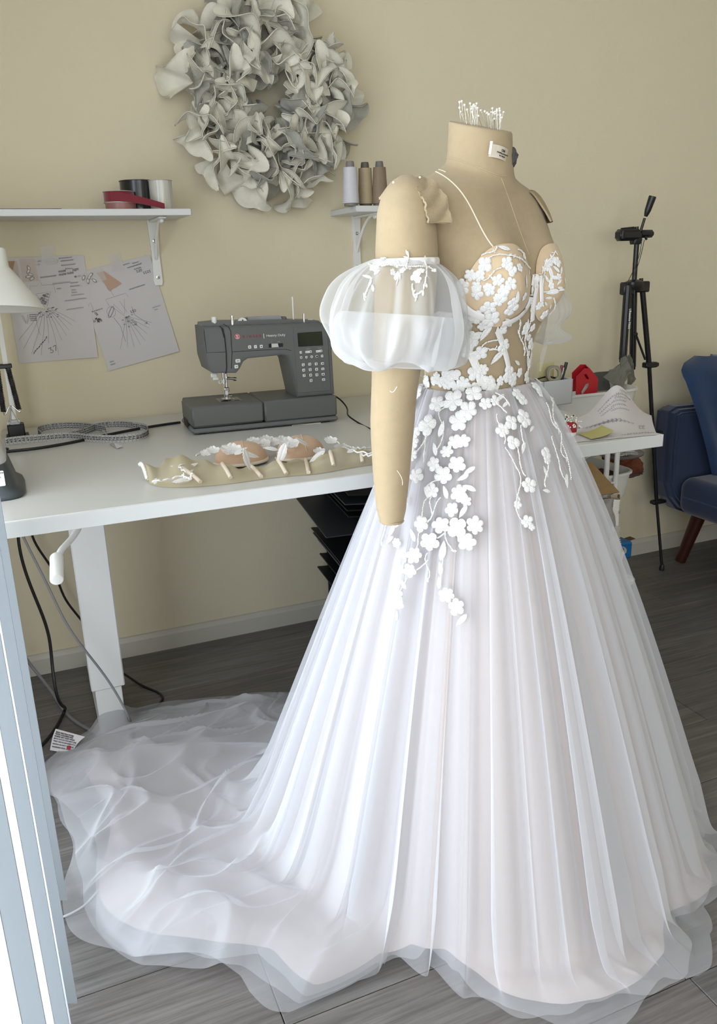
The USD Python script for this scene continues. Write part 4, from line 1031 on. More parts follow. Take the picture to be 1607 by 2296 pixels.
def skirt(nph, nv, hs, ds, seed, rw=0., amp=1., ang=1., wr=1., smooth_=False, z_floor=.003, fk=1., vmax=1.):
    """one layer: rings from the waist out to its hem; it falls to the floor at the drop radius and lies on it beyond"""
    ph = np.linspace(0, 2 * PI, nph, endpoint=False)[None, :]; v = (np.linspace(0, 1, nv) ** 1.05)[:, None] * vmax
    s1, s2, s3 = fold_series(seed, 16, 44, 9), fold_series(seed + 1, 20, 48, 8), fold_series(seed + 2, 5, 13, 5)
    az0 = np.degrees(ph)
    hem = per(HEM, az0) * hs; hem = hem * (1 + .026 * fold(s3, ph, 0)); drop = np.minimum(per(DRP, az0) * ds, hem - .012)
    w0 = body(PI / 2 + (ph - math.atan2(Fv[1], Fv[0])), np.full_like(ph, ZW), .004 + rw)[..., :2] - C[:2]
    rw_ = np.linalg.norm(w0, axis=-1)
    rho = rw_ + (hem - rw_) * v; t = (rho - rw_) / (drop - rw_)
    qx = .86 - .08 * np.cos(ph + math.radians(31)); zs = 1 - np.power(np.clip(t, 0, 3), 1 / qx)
    eps = .0016 + .010 * np.clip(np.cos(ph - math.radians(150)), 0, 1)
    zs = ZW * (zs + np.sqrt(zs * zs + eps)) / (1 + np.sqrt(1 + eps))
    tc = np.clip(t, 0, 1); fade = np.clip((1.25 - t) / .35, .12, 1)
    A1 = (.0035 + .013 * tc) * amp * fade; A2 = (.014 + .014 * tc) * ang * fade
    th_ = ph + (0 if smooth_ else A2 * fold(s2, ph, v * 1.2)); rr = rho + (A1 * 1.0 if smooth_ else A1 * fold(s1, ph, v))
    x, y = C[0] + rr * np.cos(th_), C[1] + rr * np.sin(th_)
    z = zs
    if not smooth_:
        lie = np.clip((t - .82) / .30, 0, 1); lie = lie * lie * (3 - 2 * lie)
        hem0 = per(HEM, az0); edge = np.clip((1.0 - rho / hem0) / .16, 0, 1) ** .7
        back = np.clip((np.cos(ph - math.radians(145)) + .35) * 1.1, .55, 1)
        q3 = np.stack([x * 2.6 + .6 * np.sin(y * 5), y * 3.4, 0 * x + 2.5], -1); q4 = np.stack([x * 5.5 + .8 * np.sin(y * 9 + 1), y * 7.5 + .5 * np.sin(x * 8), 0 * x + 7.5], -1)
        base = .085 * meshkit.noise(q3, 5) ** 1.6 + .030 * meshkit.noise(q4, 6)
        q5 = np.stack([x * 7 + y * 3 + seed, y * 9 - x * 2, 0 * x + seed * .37], -1); q6 = np.stack([x * 4 - y * 3 + seed * 2, y * 5 + x * 2, 0 * x + seed * .77], -1)
        cre = np.clip(1 - np.abs(meshkit.noise(q5, seed) - .5) * 9, 0, 1) ** 1.5 * .017 + np.clip(1 - np.abs(meshkit.noise(q6, seed + 1) - .5) * 11, 0, 1) ** 1.5 * .024
        z = z + lie * edge * back * wr * (base * fk + cre * (1 if fk > .6 else 0))
    foot = np.exp(-((x - .098) / .05) ** 4) * ((y > 1.66) & (y < 2.4)) * .034
    z = np.maximum(z, z_floor + foot + 0 * x)
    return np.stack([x, y, z], -1)


def closed_ring(g):
    m, n = g.shape[:2]; return g.reshape(-1, 3), grid_faces(m, n, True)


part(dr, 'lining', closed_ring(skirt(420, 60, .90, .91, 21, -.003, .4, .3, 1., z_floor=.0045, fk=.55)), lining_m, smooth=True, label='nude lining under the tulle')
part(dr, 'tulle_layer', closed_ring(skirt(1000, 110, .955, .965, 51, .000, 1.0, 1.1, 1.0, z_floor=.010, fk=.82)), tulle2_m, smooth=True)
trn = skirt(900, 110, .985, .985, 57, .002, 1.0, 1.2, 1.05, z_floor=.011, fk=.93)[:, 230:545]
part(dr, 'train_layer', tri(trn.reshape(-1, 3), grid_faces(*trn.shape[:2])), tulle_m, smooth=True)
outer = skirt(1200, 120, 1.0, 1.0, 61, .003, 1.0, 1.5, 1.1, z_floor=.012)
part(dr, 'tulle_layer', closed_ring(outer), tulle_m, smooth=True)
smooth_skirt = closed_ring(skirt(240, 60, 1.0, 1.0, 61, .007, .75, 0, 0, True))

# bodice: sheer mesh from waist to a sweetheart neckline, nude cups, boning
def zneck(t):
    c, s = np.cos(t), np.sin(t); r = .13 * c
    fr = 1.128 + .064 * (np.exp(-((r - .060) / .040) ** 2) + np.exp(-((r + .060) / .040) ** 2)) - .004
    return np.where(s > 0, np.where(np.abs(r) > .085, 1.150 - .25 * (np.abs(r) - .085), fr), 1.138 - .03 * np.abs(s))


tb = np.linspace(0, 2 * PI, 160, endpoint=False)[None, :]; vb_ = np.linspace(0, 1, 40)[:, None]
gm = body(tb + 0 * vb_, ZW + (zneck(tb) - ZW) * vb_, .0022)
part(dr, 'bodice_mesh', closed_ring(gm), mesh_m, smooth=True)
cups = []
for s in (1, -1):
    rho_, al = np.meshgrid(np.linspace(0.0, 1, 22), np.linspace(0, 2 * PI, 61), indexing='ij')
    ca = np.sign(np.cos(al)) * np.abs(np.cos(al)) ** .8 * s; r_ = s * (.064 + np.where(ca > 0, .057, .056) * rho_ * ca); z_ = 1.122 + (.066 * np.maximum(np.sin(al), 0) ** .8 + .060 * np.minimum(np.sin(al), 0)) * rho_
    r_ = np.where(s * r_ < .006, s * .006, r_)
    g = front(r_, z_, .0038); cups.append(slab(g, .0014))
    cp = part(dr, 'cup', cups[-1], cup_m, label='nude padded cup')
body_surf = join(torso, *cups); lace_surf = join((gm.reshape(-1, 3), grid_faces(40, 160, True)), *cups, smooth_skirt)
Z8 = zoomer(960, 540, 4.7265); Z1 = zoomer(820, 780, 3.2140)


def ribbon_on(nm, pts, w, m, surf, off, n=30, th_=.0012):
    hp, hn = raycast(surf, smooth_path(pts, n)); ok = [i for i in range(n) if hp[i] is not None]
    if len(ok) < 4: return
    p_ = smooth_path(np.array([hp[i] for i in ok])[::3], n); nn_ = np.array([hn[i] for i in ok]); nn_ = nn_[np.clip(np.linspace(0, len(ok) - 1, n).astype(int), 0, len(ok) - 1)]
    for _ in range(6): nn_[1:-1] = (nn_[:-2] + nn_[1:-1] + nn_[2:]) / 3
    nn_ /= np.linalg.norm(nn_, axis=1)[:, None]; T_ = np.gradient(p_, axis=0); T_ /= np.linalg.norm(T_, axis=1)[:, None]; S_ = np.cross(T_, nn_)
    g = np.stack([p_ + nn_ * (off + h) + S_ * w * q for q, h in ((-.5, -.0006), (-.25, .0008), (.25, .0008), (.5, -.0006))], 1)
    part(dr, nm, slab(g, th_), m)


for pts, w in (([(1150, 370), (1122, 560), (1100, 700), (1090, 870)], .0095), ([(1178, 370), (1185, 500), (1192, 650)], .007), ([(1106, 370), (1090, 480), (1078, 590)], .007), ([(340, 610), (400, 710), (490, 770), (600, 810)], .012),
               ([(1075, 590), (1030, 700), (950, 795), (850, 850), (740, 880)], .011), ([(725, 940), (790, 1150), (828, 1300), (845, 1440)], .0105), ([(440, 1180), (505, 1340), (560, 1560)], .0125), ([(1172, 950), (1160, 1150), (1150, 1330)], .006), ([(1215, 1150), (1185, 1330)], .005)):
    ribbon_on('boning_channel', [Z8(*q) for q in pts], w, bone_m, body_surf, .0035)

# lace: each flower, leaf and stem its own embroidered piece
def flower_mesh(seed, R=1.0, petals=5):
    r_ = np.random.default_rng(seed); n, m = 96, 9
    t = np.linspace(0, 2 * PI, n, endpoint=False)[None, :]; q = np.linspace(.0, 1, m)[:, None]
    p0 = r_.uniform(0, 6); pc = np.abs(np.cos(petals * t / 2 + p0)); lob = .60 + .40 * pc ** .5; lob = lob * (1 + .11 * np.sin(t + r_.uniform(0, 6)) + .06 * np.sin(2 * t + p0)) + .018 * np.sin(23 * t)
    gap = .22 + .78 * np.clip(pc * 1.7, 0, 1) ** .7
    rr = R * q * lob; up = .20 * R * np.sin(PI * np.clip(q * .98 + .04, 0, 1)) ** .7 * (gap * np.clip(q * 2.2, 0, 1) + (1 - np.clip(q * 2.2, 0, 1))) + .022 * R * np.sin(24 * t) * np.clip(q * 1.4, 0, 1) + .13 * R * np.exp(-(q / .14) ** 2) - .07 * R * np.exp(-((q - .24) / .07) ** 2) + .05 * R * (q > .86) + .03
    up = up * (q < .999) - .02 * R * (q >= .999)
    g = np.stack([rr * np.cos(t), rr * np.sin(t), up + 0 * t], -1)
    v, f = tri(*closed_ring(g)); k = len(v); v = np.vstack([v, V(0, 0, -.02 * R)]); a = np.arange(n); b = (a + 1) % n; e = (m - 1) * n
    return v, np.vstack([f, np.stack([e + b, e + a, np.full(n, k)], 1)])


def leaf_mesh(seed):
    r_ = np.random.default_rng(seed); m, n = 17, 9
    s_ = np.linspace(0, 1, m)[:, None]; t = np.linspace(-1, 1, n)[None, :]
    w = .34 * np.sin(PI * s_ ** .8) ** .8 * (1 + .06 * np.sin(s_ * 40)); bend = r_.uniform(-.35, .35)
    y_ = w * t + bend * (s_ - .5) ** 2; x_ = (s_ * 2 - 1) + 0 * t; z_ = .10 * (1 - t * t) * np.sin(PI * s_) + .05 * np.abs(t) ** .5 + .03 * np.cos(s_ * 50) * np.abs(t) - .05 * np.exp(-(t / .18) ** 2)
    return slab(np.stack([x_, y_, z_], -1), .05)


FL = [flower_mesh(100 + k, 1, p_) for k, p_ in enumerate((5, 5, 5, 6, 5, 4, 5, 3))]; LF = [leaf_mesh(200 + k) for k in range(5)]
rg = np.random.default_rng(77)


def lace(kind, pix, rpx, owner, surf=None, ang=None, lift=.0012, squash=1.):
    hp, hn = raycast(surf if surf is not None else lace_surf, [pix])
    if hp[0] is None: return
    h, n_ = hp[0], hn[0]; depth = proj(h)[2]; R_ = rpx * depth / FPX * (1.14 if kind == 'flower' else 1.1)
    ref = np.cross(n_, V(0, 0, 1)); ref /= np.linalg.norm(ref) + 1e-9; up = np.cross(n_, ref) * -1
    a = rg.uniform(0, 2 * PI) if ang is None else math.radians(ang)
    xd = ref * math.cos(a) + up * math.sin(a)
    F = frame(h + n_ * lift, xd, z=n_)
    mesh = FL[rg.integers(0, len(FL))] if kind == 'flower' else LF[rg.integers(0, len(LF))]
    v, f = mesh; v = v * V(R_, R_ * squash, min(R_, .02) * (.8 if kind == 'flower' else 1.))
    part(owner, 'lace_' + kind, xf((v, f), F), lace_m, smooth=True)


SKF = [(590, 240, 55), (440, 240, 50), (640, 190, 38), (560, 310, 50), (890, 262, 58), (1050, 222, 45), (770, 330, 55), (858, 405, 42), (520, 400, 56), (630, 385, 68), (740, 455, 62), (450, 552, 70), (672, 530, 62), (360, 612, 38), (350, 682, 38), (340, 772, 42), (640, 672, 48), (705, 668, 46), (580, 750, 42), (490, 832, 46), (652, 842, 56), (560, 920, 60), (363, 918, 52), (480, 1030, 48), (672, 1042, 56), (720, 1100, 36), (620, 1160, 46), (540, 1272, 56), (660, 1290, 68), (790, 1282, 58), (732, 1402, 60), (400, 1262, 52), (455, 1400, 62), (350, 1492, 55), (320, 1602, 46), (585, 1778, 52), (655, 1862, 55), (225, 1782, 42), (240, 1850, 36), (1085, 330, 45), (1130, 378, 42), (1140, 512, 62), (1045, 535, 50), (988, 592, 48), (1055, 680, 48), (1298, 762, 44), (1300, 810, 32), (1170, 992, 54), (1090, 1130, 28), (1160, 1255, 42), (1190, 1290, 25), (1220, 280, 42), (1340, 380, 30), (1370, 565, 26), (220, 1405, 34), (290, 1110, 26), (930, 385, 36), (1000, 300, 36), (700, 250, 40), (470, 300, 44), (380, 330, 40), (340, 400, 36), (1160, 250, 36), (1250, 330, 30)]
SKL = [(650, 80, 0, 0)]
for x, y, r in SKF: lace('flower', Z1(x, y), r / 3.214, dr)
for x, y, r, a in ((548, 585, 56, 100), (500, 730, 46, 70), (745, 885, 46, -35), (700, 935, 44, -30), (745, 1008, 48, 20), (700, 1180, 48, -60), (575, 1040, 46, 70), (440, 1040, 40, 60), (340, 1350, 46, 60), (280, 1510, 36, 60), (558, 1460, 66, 95), (540, 1590, 46, 80), (530, 1690, 42, 85), (690, 1960, 52, -50), (225, 1930, 32, 80), (190, 1320, 50, -70), (172, 1385, 44, -50), (118, 1408, 20, 60), (225, 1285, 18, -40), (265, 1600, 30, 85), (270, 1700, 40, 45), (1190, 585, 30, -30), (1130, 720, 44, -60), (1290, 895, 40, 80), (1295, 1030, 34, 20), (1440, 960, 50, -70), (1385, 600, 30, -50), (965, 360, 40, -30), (1000, 410, 34, -30), (240, 1555, 18, 70), (440, 1665, 24, 60), (635, 1462, 20, 0), (425, 760, 28, 85), (320, 820, 30, 80), (1440, 800, 26, -60), (1095, 1080, 24, 70)):
    lace('leaf', Z1(x, y), r / 3.214, dr, ang=a)
for x, y, r in ((230, 350, 48), (300, 370, 36), (350, 490, 74), (510, 210, 62), (600, 245, 62), (455, 365, 50), (545, 375, 48), (515, 480, 42), (510, 555, 54), (830, 245, 54), (890, 315, 46), (965, 285, 38), (800, 520, 52), (740, 425, 50), (870, 450, 52), (655, 515, 48), (625, 500, 36), (740, 640, 46), (780, 590, 50), (730, 600, 38), (870, 725, 66), (900, 650, 50), (1010, 590, 36), (645, 710, 66), (500, 800, 64), (665, 835, 76), (780, 940, 50), (470, 1030, 70), (400, 1100, 74), (420, 1190, 56), (545, 1190, 60), (790, 1110, 62), (500, 1390, 66), (575, 1360, 46), (210, 1440, 60), (280, 1420, 40), (850, 1380, 56), (960, 1400, 40), (640, 1500, 60), (1030, 930, 50), (1070, 1090, 46), (1110, 1150, 40), (1060, 1300, 48), (1080, 1230, 36), (1220, 780, 46), (1170, 690, 38), (1270, 240, 40), (1360, 220, 44), (470, 1575, 62), (310, 1560, 52), (700, 1570, 46), (820, 1450, 44), (1090, 1450, 52), (1040, 1500, 40), (1150, 1420, 32), (130, 1490, 46), (60, 1480, 40), (890, 1500, 40), (1150, 1560, 50), (1390, 640, 34), (430, 900, 34), (1100, 920, 34), (1200, 880, 30)):
    lace('flower', Z8(x, y), r / 4.0, dr)
for x, y, r, a in ((795, 80, 62, 15), (1030, 430, 56, -80), (940, 590, 60, 75), (840, 855, 80, 35), (730, 950, 56, 70), (600, 970, 86, -60), (490, 1000, 70, -30), (720, 1230, 84, -40), (935, 1290, 44, 30), (1290, 330, 60, 75), (1330, 390, 50, 5), (1290, 450, 56, -85), (1310, 535, 70, -5), (1270, 600, 38, 0), (1390, 500, 40, 10), (1400, 320, 40, -60), (1310, 130, 20, 0), (240, 230, 20, 40), (330, 250, 26, 80), (560, 150, 36, 40), (660, 380, 26, 50), (1000, 160, 30, -50), (1060, 330, 26, -60), (1200, 950, 34, 80), (1190, 1180, 30, 80), (1020, 1020, 40, 85)):
    lace('leaf', Z8(x, y), r / 4.3, dr, ang=a)


for x, y, r, a in ((180, 330, 30, 40), (215, 310, 24, 80), (290, 240, 24, 120), (360, 235, 24, 20), (410, 205, 26, 60), (690, 110, 22, 70), (760, 145, 20, 10), (860, 150, 24, -20), (905, 165, 28, -40), (960, 190, 28, -60), (1020, 240, 26, -50), (1075, 300, 26, -60), (1100, 340, 24, 0), (1215, 300, 30, 70), (1245, 240, 34, 50), (1300, 180, 36, 70), (1350, 130, 26, 80), (1395, 120, 24, -60), (1430, 220, 30, -80), (1445, 290, 30, -70), (1440, 420, 28, 80), (1350, 300, 44, 40), (1250, 400, 36, 60), (1380, 440, 36, -40), (1290, 690, 30, 60), (1240, 660, 30, 40),
                   (960, 870, 22, 80), (945, 960, 24, 60), (985, 1040, 24, -70), (1005, 1130, 22, 85), (1050, 860, 34, 70), (1075, 940, 34, -60), (1040, 1000, 36, 80), (1090, 1050, 32, 60), (1050, 1130, 36, -80), (1080, 1180, 34, 80), (1040, 1260, 36, 70), (1090, 1330, 36, -70), (1050, 1390, 36, 80), (1120, 1400, 34, 60), (1180, 1020, 26, 80), (1200, 1100, 26, -70), (1170, 1260, 26, 80), (1150, 1330, 28, 80), (1220, 900, 30, 70), (1100, 800, 28, 80), (1085, 720, 24, -80)):
    lace('leaf', Z8(x, y), r / 4.2, dr, ang=a)
for x, y, r in ((1250, 280, 34), (1320, 210, 34), (1300, 480, 32), (1380, 380, 30), (1035, 890, 36), (1060, 1020, 34), (1090, 1120, 36), (1050, 1200, 34), (1120, 1260, 32), (1100, 1380, 42), (1030, 1440, 44), (900, 1440, 44), (760, 1480, 44), (560, 1470, 46), (380, 1500, 46), (200, 1520, 46), (90, 1440, 40), (1160, 1490, 36), (430, 830, 50), (360, 1030, 50), (570, 900, 46)):
    lace('flower', Z8(x, y), r / 4.2, dr)


def vine(pts, zf, r=.00085, owner=dr, surf=None, wob=.0009):
    n = max(10, len(pts) * 9); hp, hn = raycast(surf if surf is not None else lace_surf, smooth_path([zf(*q) for q in pts], n))
    ok = [hp[i] + hn[i] * .0022 for i in range(n) if hp[i] is not None]
    if len(ok) < 4: return
    p_ = np.array(ok); d = np.linalg.norm(np.diff(p_, axis=0), axis=1); p_ = p_[np.r_[True, d < np.median(d) * 4 + .004]]
    if len(p_) < 4: return
    p_ = smooth_path(p_[::2], 5 * n); s_ = np.arange(5 * n); p_ = p_ + wob * np.stack([np.sin(s_ * .9), np.cos(s_ * 1.1), np.sin(s_ * .7)], -1) * .5
    part(owner, 'lace_stem', tube(p_, r * (1 + .35 * np.sin(s_ * .8)), 7), lace2_m, smooth=True)


for pts in ([(580, 430), (530, 490), (550, 540), (560, 620), (510, 740)], [(435, 640), (430, 720), (420, 830)], [(440, 640), (410, 700), (370, 750)], [(610, 930), (555, 945), (500, 960), (440, 1000)], [(470, 1070), (430, 1100), (410, 1200), (350, 1290)], [(475, 1075), (470, 1150), (480, 1200), (440, 1250)], [(540, 1080), (500, 1150), (470, 1230), (440, 1260)],
            [(390, 1330), (380, 1380), (370, 1440), (300, 1480), (255, 1560)], [(575, 1330), (550, 1350), (520, 1370)], [(575, 1340), (585, 1390), (610, 1430), (640, 1470)], [(445, 1480), (440, 1560), (460, 1610), (440, 1680)], [(450, 1530), (410, 1570), (370, 1600)], [(560, 1500), (550, 1600), (540, 1720)], [(300, 1660), (270, 1720), (240, 1770)], [(1110, 560), (1120, 640), (1135, 700)],
            [(1080, 700), (1100, 780), (1110, 850), (1150, 930)], [(1000, 720), (1040, 780), (1080, 860), (1110, 930), (1090, 1060), (1080, 1150), (1110, 1230), (1150, 1260)], [(940, 480), (960, 560), (1000, 640), (990, 700)], [(1320, 320), (1340, 400), (1340, 480), (1370, 560)], [(1290, 400), (1320, 480), (1350, 560), (1390, 600), (1400, 680), (1440, 800)], [(1330, 640), (1360, 740), (1385, 830), (1400, 900), (1430, 950)], [(1300, 820), (1305, 880), (1290, 930), (1290, 1010)], [(150, 1280), (135, 1340), (125, 1370), (118, 1400)], [(930, 330), (1000, 370), (1030, 420)], [(940, 400), (990, 450), (1010, 470)], [(470, 540), (440, 640), (430, 680)], [(1400, 680), (1450, 820), (1470, 950)]):
    vine(pts, Z1)
for pts in ([(150, 350), (200, 320), (240, 295), (275, 245), (330, 250), (430, 200), (500, 170)], [(560, 160), (640, 130), (705, 105), (720, 60)], [(640, 180), (760, 150), (860, 160), (940, 180), (1010, 230), (1060, 290), (1100, 340)], [(940, 100), (975, 115), (1000, 145), (1010, 200)], [(320, 330), (370, 325), (410, 300), (460, 270)], [(580, 420), (650, 380), (690, 330), (780, 290)], [(1095, 350), (1130, 358), (1160, 358), (1200, 350)],
            [(1200, 350), (1230, 260), (1290, 190), (1340, 110)], [(1210, 540), (1270, 535), (1330, 530), (1430, 512)], [(1320, 600), (1335, 650), (1325, 710), (1270, 770)], [(950, 810), (962, 900), (950, 980), (990, 1080), (1010, 1150), (1000, 1220)], [(1090, 600), (1080, 760), (1060, 900), (1020, 1000), (1040, 1200), (1030, 1400)], [(1280, 790), (1230, 950), (1200, 1100), (1180, 1250), (1165, 1400)], [(560, 1120), (640, 1060), (690, 1050), (740, 1040)], [(570, 1130), (630, 1140), (670, 1150), (720, 1100)], [(1225, 340), (1210, 430), (1205, 520), (1210, 700)], [(640, 1160), (680, 1140), (720, 1150), (760, 1120)], [(520, 1260), (510, 1300), (540, 1340)]):
    vine(pts, Z8)
# the same embroidery goes on round the back, more thinly
for k in range(26):
    t = rg.uniform(-2.9, -.2); z = rg.uniform(.90, 1.12); p_ = body(np.array(t), np.array(z), .004 + max(0, ZW - z) * .45); c0 = body(np.array(t), np.array(z), -.02)
    n_ = p_ - c0; n_[2] = 0; n_ /= np.linalg.norm(n_); R_ = rg.uniform(.010, .016); v, f = FL[k % 8]
    if n_ @ (CAM - p_) < 0: part(dr, 'lace_flower', xf((v * V(R_, R_, R_), f), frame(p_ + n_ * .002, np.cross(V(0, 0, 1), n_), z=n_)), lace_m, smooth=True)

# ------------------------------------------------------------------ detached puff sleeves
sl_m = sheer('sleeve_tulle', (.80, .80, .79), .26, .45); sl2_m = sheer('sleeve_tulle_fold', (.80, .80, .80), .40, .45)


def puff(ax0, ax1, prof, bias, seed, n=220, pleat=.0075, wave=.008, push=True):
    """prof: (share of the way down, radius); bias(angle) scales the radius"""
    d = ax1 - ax0; L_ = np.linalg.norm(d); zA = d / L_; xA = V(1, 0, 0) - zA * zA[0]; xA /= np.linalg.norm(xA); yA = np.cross(zA, xA)
    prof = smooth_path(prof, 44); t = np.linspace(0, 2 * PI, n, endpoint=False)[None, :]; s_ = prof[:, 0][:, None]; r_ = prof[:, 1][:, None]
    q = np.linspace(0, 1, 44)[:, None]; ser = fold_series(seed, 9, 22, 7); ser2 = fold_series(seed + 5, 3, 7, 4); full = np.clip((r_ - .05) / .05, 0, 1)
    rr = r_ + full * r_ * (bias(t) - 1) + pleat * fold(ser, t, q * 2.5) * np.sin(PI * np.clip(q * .92 + .05, 0, 1)) + wave * fold(ser2, t, q * 3) * full
    sag = .012 * fold(ser2, t + .5, 0) * full * q
    g = ax0 + zA * (s_ * L_ + sag)[..., None] + xA * (rr * np.cos(t))[..., None] + yA * (rr * np.sin(t))[..., None]
    if push:      # rests against the side of the form instead of passing through it
        for _ in range(2):
            lr, lf, z = (g - C) @ Rv, (g - C) @ Fv, g[..., 2]; a_, b_, n_ = sec(z, 1), np.where(lf > 0, sec(z, 2) + .02, sec(z, 3)), 2.3
            lv = (np.abs(lr / a_) ** n_ + np.abs(lf / b_) ** n_) ** (1 / n_); k = np.where(lv < 1.05, 1.05 / np.maximum(lv, .3), 1)
            g = C * V(1, 1, 0) + Rv * (lr * k)[..., None] + Fv * (lf * k)[..., None] + V(0, 0, 1) * z[..., None]
    return g


sa0, sa1 = P(910, 588, 1, 1.150), P(893, 822, 1, 1.146)
ps = thing('puff_sleeve', 'white tulle puff sleeve with lace edge around the near arm of the dress form', 'sleeve', sa0)
bi = lambda t: 1 - .03 * np.cos(t - PI) + .10 * np.cos(t + 1.9) + .03 * np.cos(3 * t + 1)
prs = [(0, .0505), (.02, .056), (.15, .083), (.40, .103), (.66, .110), (.86, .100), (.98, .074), (1.0, .056), (.93, .043)]
gp = puff(sa0, sa1, prs, bi, 31)
part(ps, 'puff', closed_ring(gp), sl_m, smooth=True)
part(ps, 'inner_fold', closed_ring(puff(sa0, sa1, [(.50, .096), (.62, .101), (.80, .096), (.92, .084), (.97, .066), (.95, .052)], bi, 47, pleat=.004, wave=.006)), sl2_m, smooth=True, label='doubled hem of the puff')
part(ps, 'gathered_band', closed_ring(puff(sa0 + V(0, 0, .006), sa0 - V(0, 0, .004), [(0, .0492), (.3, .0505), (.6, .0508), (1, .0512)], lambda t: 1 + 0 * t, 8, pleat=.0004, wave=0, push=False)), bone_m, smooth=True)
Zs = zoomer(730, 540, 4.8697)
ssf = join((gp.reshape(-1, 3), grid_faces(44, 220, True)), arm_m)
for x, y, r in ((530, 300, 52), (630, 200, 34), (640, 270, 34), (770, 260, 44), (780, 390, 44), (990, 380, 60), (1010, 430, 40), (1085, 280, 34), (1180, 330, 28), (840, 330, 36), (560, 350, 34), (730, 340, 36), (910, 300, 26), (1040, 330, 40)):
    lace('flower', Zs(x, y), r / 4.87, ps, ssf)
for x, y, r, a in ((540, 190, 40, 85), (450, 395, 50, 20), (500, 460, 40, 75), (520, 520, 44, 60), (430, 600, 36, 50), (430, 640, 26, 30), (885, 130, 30, 70), (885, 190, 40, 30), (890, 240, 26, 60), (790, 450, 40, -70), (820, 400, 28, 60), (1070, 210, 46, -70), (1090, 480, 40, 80), (1065, 570, 34, 85), (970, 560, 28, -60), (995, 630, 36, -75), (1110, 400, 30, 80)):
    lace('leaf', Zs(x, y), r / 4.87, ps, ssf, ang=a)
for pts in ([(880, 320), (890, 240), (905, 170), (885, 110)], [(1075, 200), (1090, 300), (1090, 420), (1070, 540)], [(950, 480), (965, 560), (1000, 640)], [(965, 590), (1020, 580), (1060, 550)], [(510, 420), (470, 530), (430, 620)], [(470, 270), (600, 280), (760, 270), (900, 290), (1060, 290), (1180, 330)]):
    vine(pts, Zs, .0010, ps, ssf)
fl0, fl1 = P(1000, 700, 1, 1.115), P(985, 815, 1, 1.12)
part(ps, 'hanging_loop', closed_ring(puff(fl0, fl1, [(0, .012), (.15, .026), (.5, .040), (.8, .042), (1.05, .026), (1.12, .008)], lambda t: 1 + .2 * np.cos(2 * t), 53, pleat=.002, wave=.004)), sl_m, smooth=True)
# the other sleeve hangs at the far side of the bodice
fs = thing('puff_sleeve', 'sheer puff sleeve hanging beyond the far side of the bodice', 'sleeve', B(-.16, -.01, 1.08))
f0, f1 = P(1226, 622, 1, 1.20), P(1232, 768, 1, 1.20)
sl3_m = sheer('sleeve_tulle_single', (.80, .80, .81), .15, .4)
part(fs, 'puff', closed_ring(puff(f0, f1, [(0, .012), (.12, .022), (.35, .034), (.6, .036), (.85, .026), (1.0, .012), (1.0, .006)], lambda t: 1 + .10 * np.cos(t), 91, pleat=.0008, wave=.002)), sl3_m, smooth=True)
part(fs, 'ribbon_tail', slab(np.array([[P(1216, 778, 1, 1.2), P(1232, 752, 1, 1.2)], [P(1211, 800, 1, 1.2), P(1223, 790, 1, 1.2)], [P(1208, 832, 1, 1.2), P(1212, 834, 1, 1.2)]]), .0006), sl3_m)
hd = Zs(970, 1425); hd = P(*hd, 1, 1.165); pin_at(hd, hd + V(.022, .012, -.012), lab='white-headed pin sticking out of the bodice side under the puff sleeve', grp=None)
# ------------------------------------------------------------------ felt wreath on the wall
wr = thing('flower_wreath', 'large grey-beige wreath of ruffled felt petals hanging on the wall', 'wreath', (.745, WY - .03, 1.60))
felt2_m = M('wreath_felt_grey', (.47, .455, .39), .95, var=(20, .30), bump=(300, .4), sheen=.2)
WC = V(.738, WY - .035, 1.612)
part(wr, 'ring', (lambda t: tube(np.stack([WC[0] + .150 * np.cos(t), np.full(60, WY - .022), WC[2] + .150 * np.sin(t)], -1), .020, 12, False))(np.linspace(0, 2 * PI * 59 / 59, 60)), felt2_m)
rw_ = np.random.default_rng(19)


def petal(o, ax_, L_, kap, span, waves, amp, seed):
    """a felt fan folded into part of a cone around ax_, its rim thrown into waves"""
    r_ = np.random.default_rng(seed); m, n = 13, 46
    s_ = np.linspace(.04, 1, m)[:, None]; ph_ = (np.linspace(-.5, .5, n) * span)[None, :]; p1, p2, p3 = r_.uniform(0, 6, 3)
    e1 = np.cross(ax_, V(.3, .2, 1)); e1 /= np.linalg.norm(e1); e2 = np.cross(ax_, e1); a0 = r_.uniform(0, 6)
    w = np.sin(waves * ph_ + p1) + .45 * np.sin(waves * 1.9 * ph_ + p2)
    k = kap * (.55 + .45 * s_ ** .8) + amp * s_ ** 2.2 * w + .22 * s_ ** 4
    f_ = ph_ + a0 + .20 * s_ ** 2 * np.cos(waves * ph_ + p1 + .6) ; ll = L_ * s_ * (1 + .10 * s_ * np.sin(waves * .7 * ph_ + p3) + .05 * s_ * np.cos(waves * 1.9 * ph_ + p2))
    g = o + ll[..., None] * (np.cos(k)[..., None] * ax_ + np.sin(k)[..., None] * (np.cos(f_)[..., None] * e1 + np.sin(f_)[..., None] * e2))
    g[..., 1] = np.minimum(g[..., 1], WY - .004)
    return slab(g, .0030)


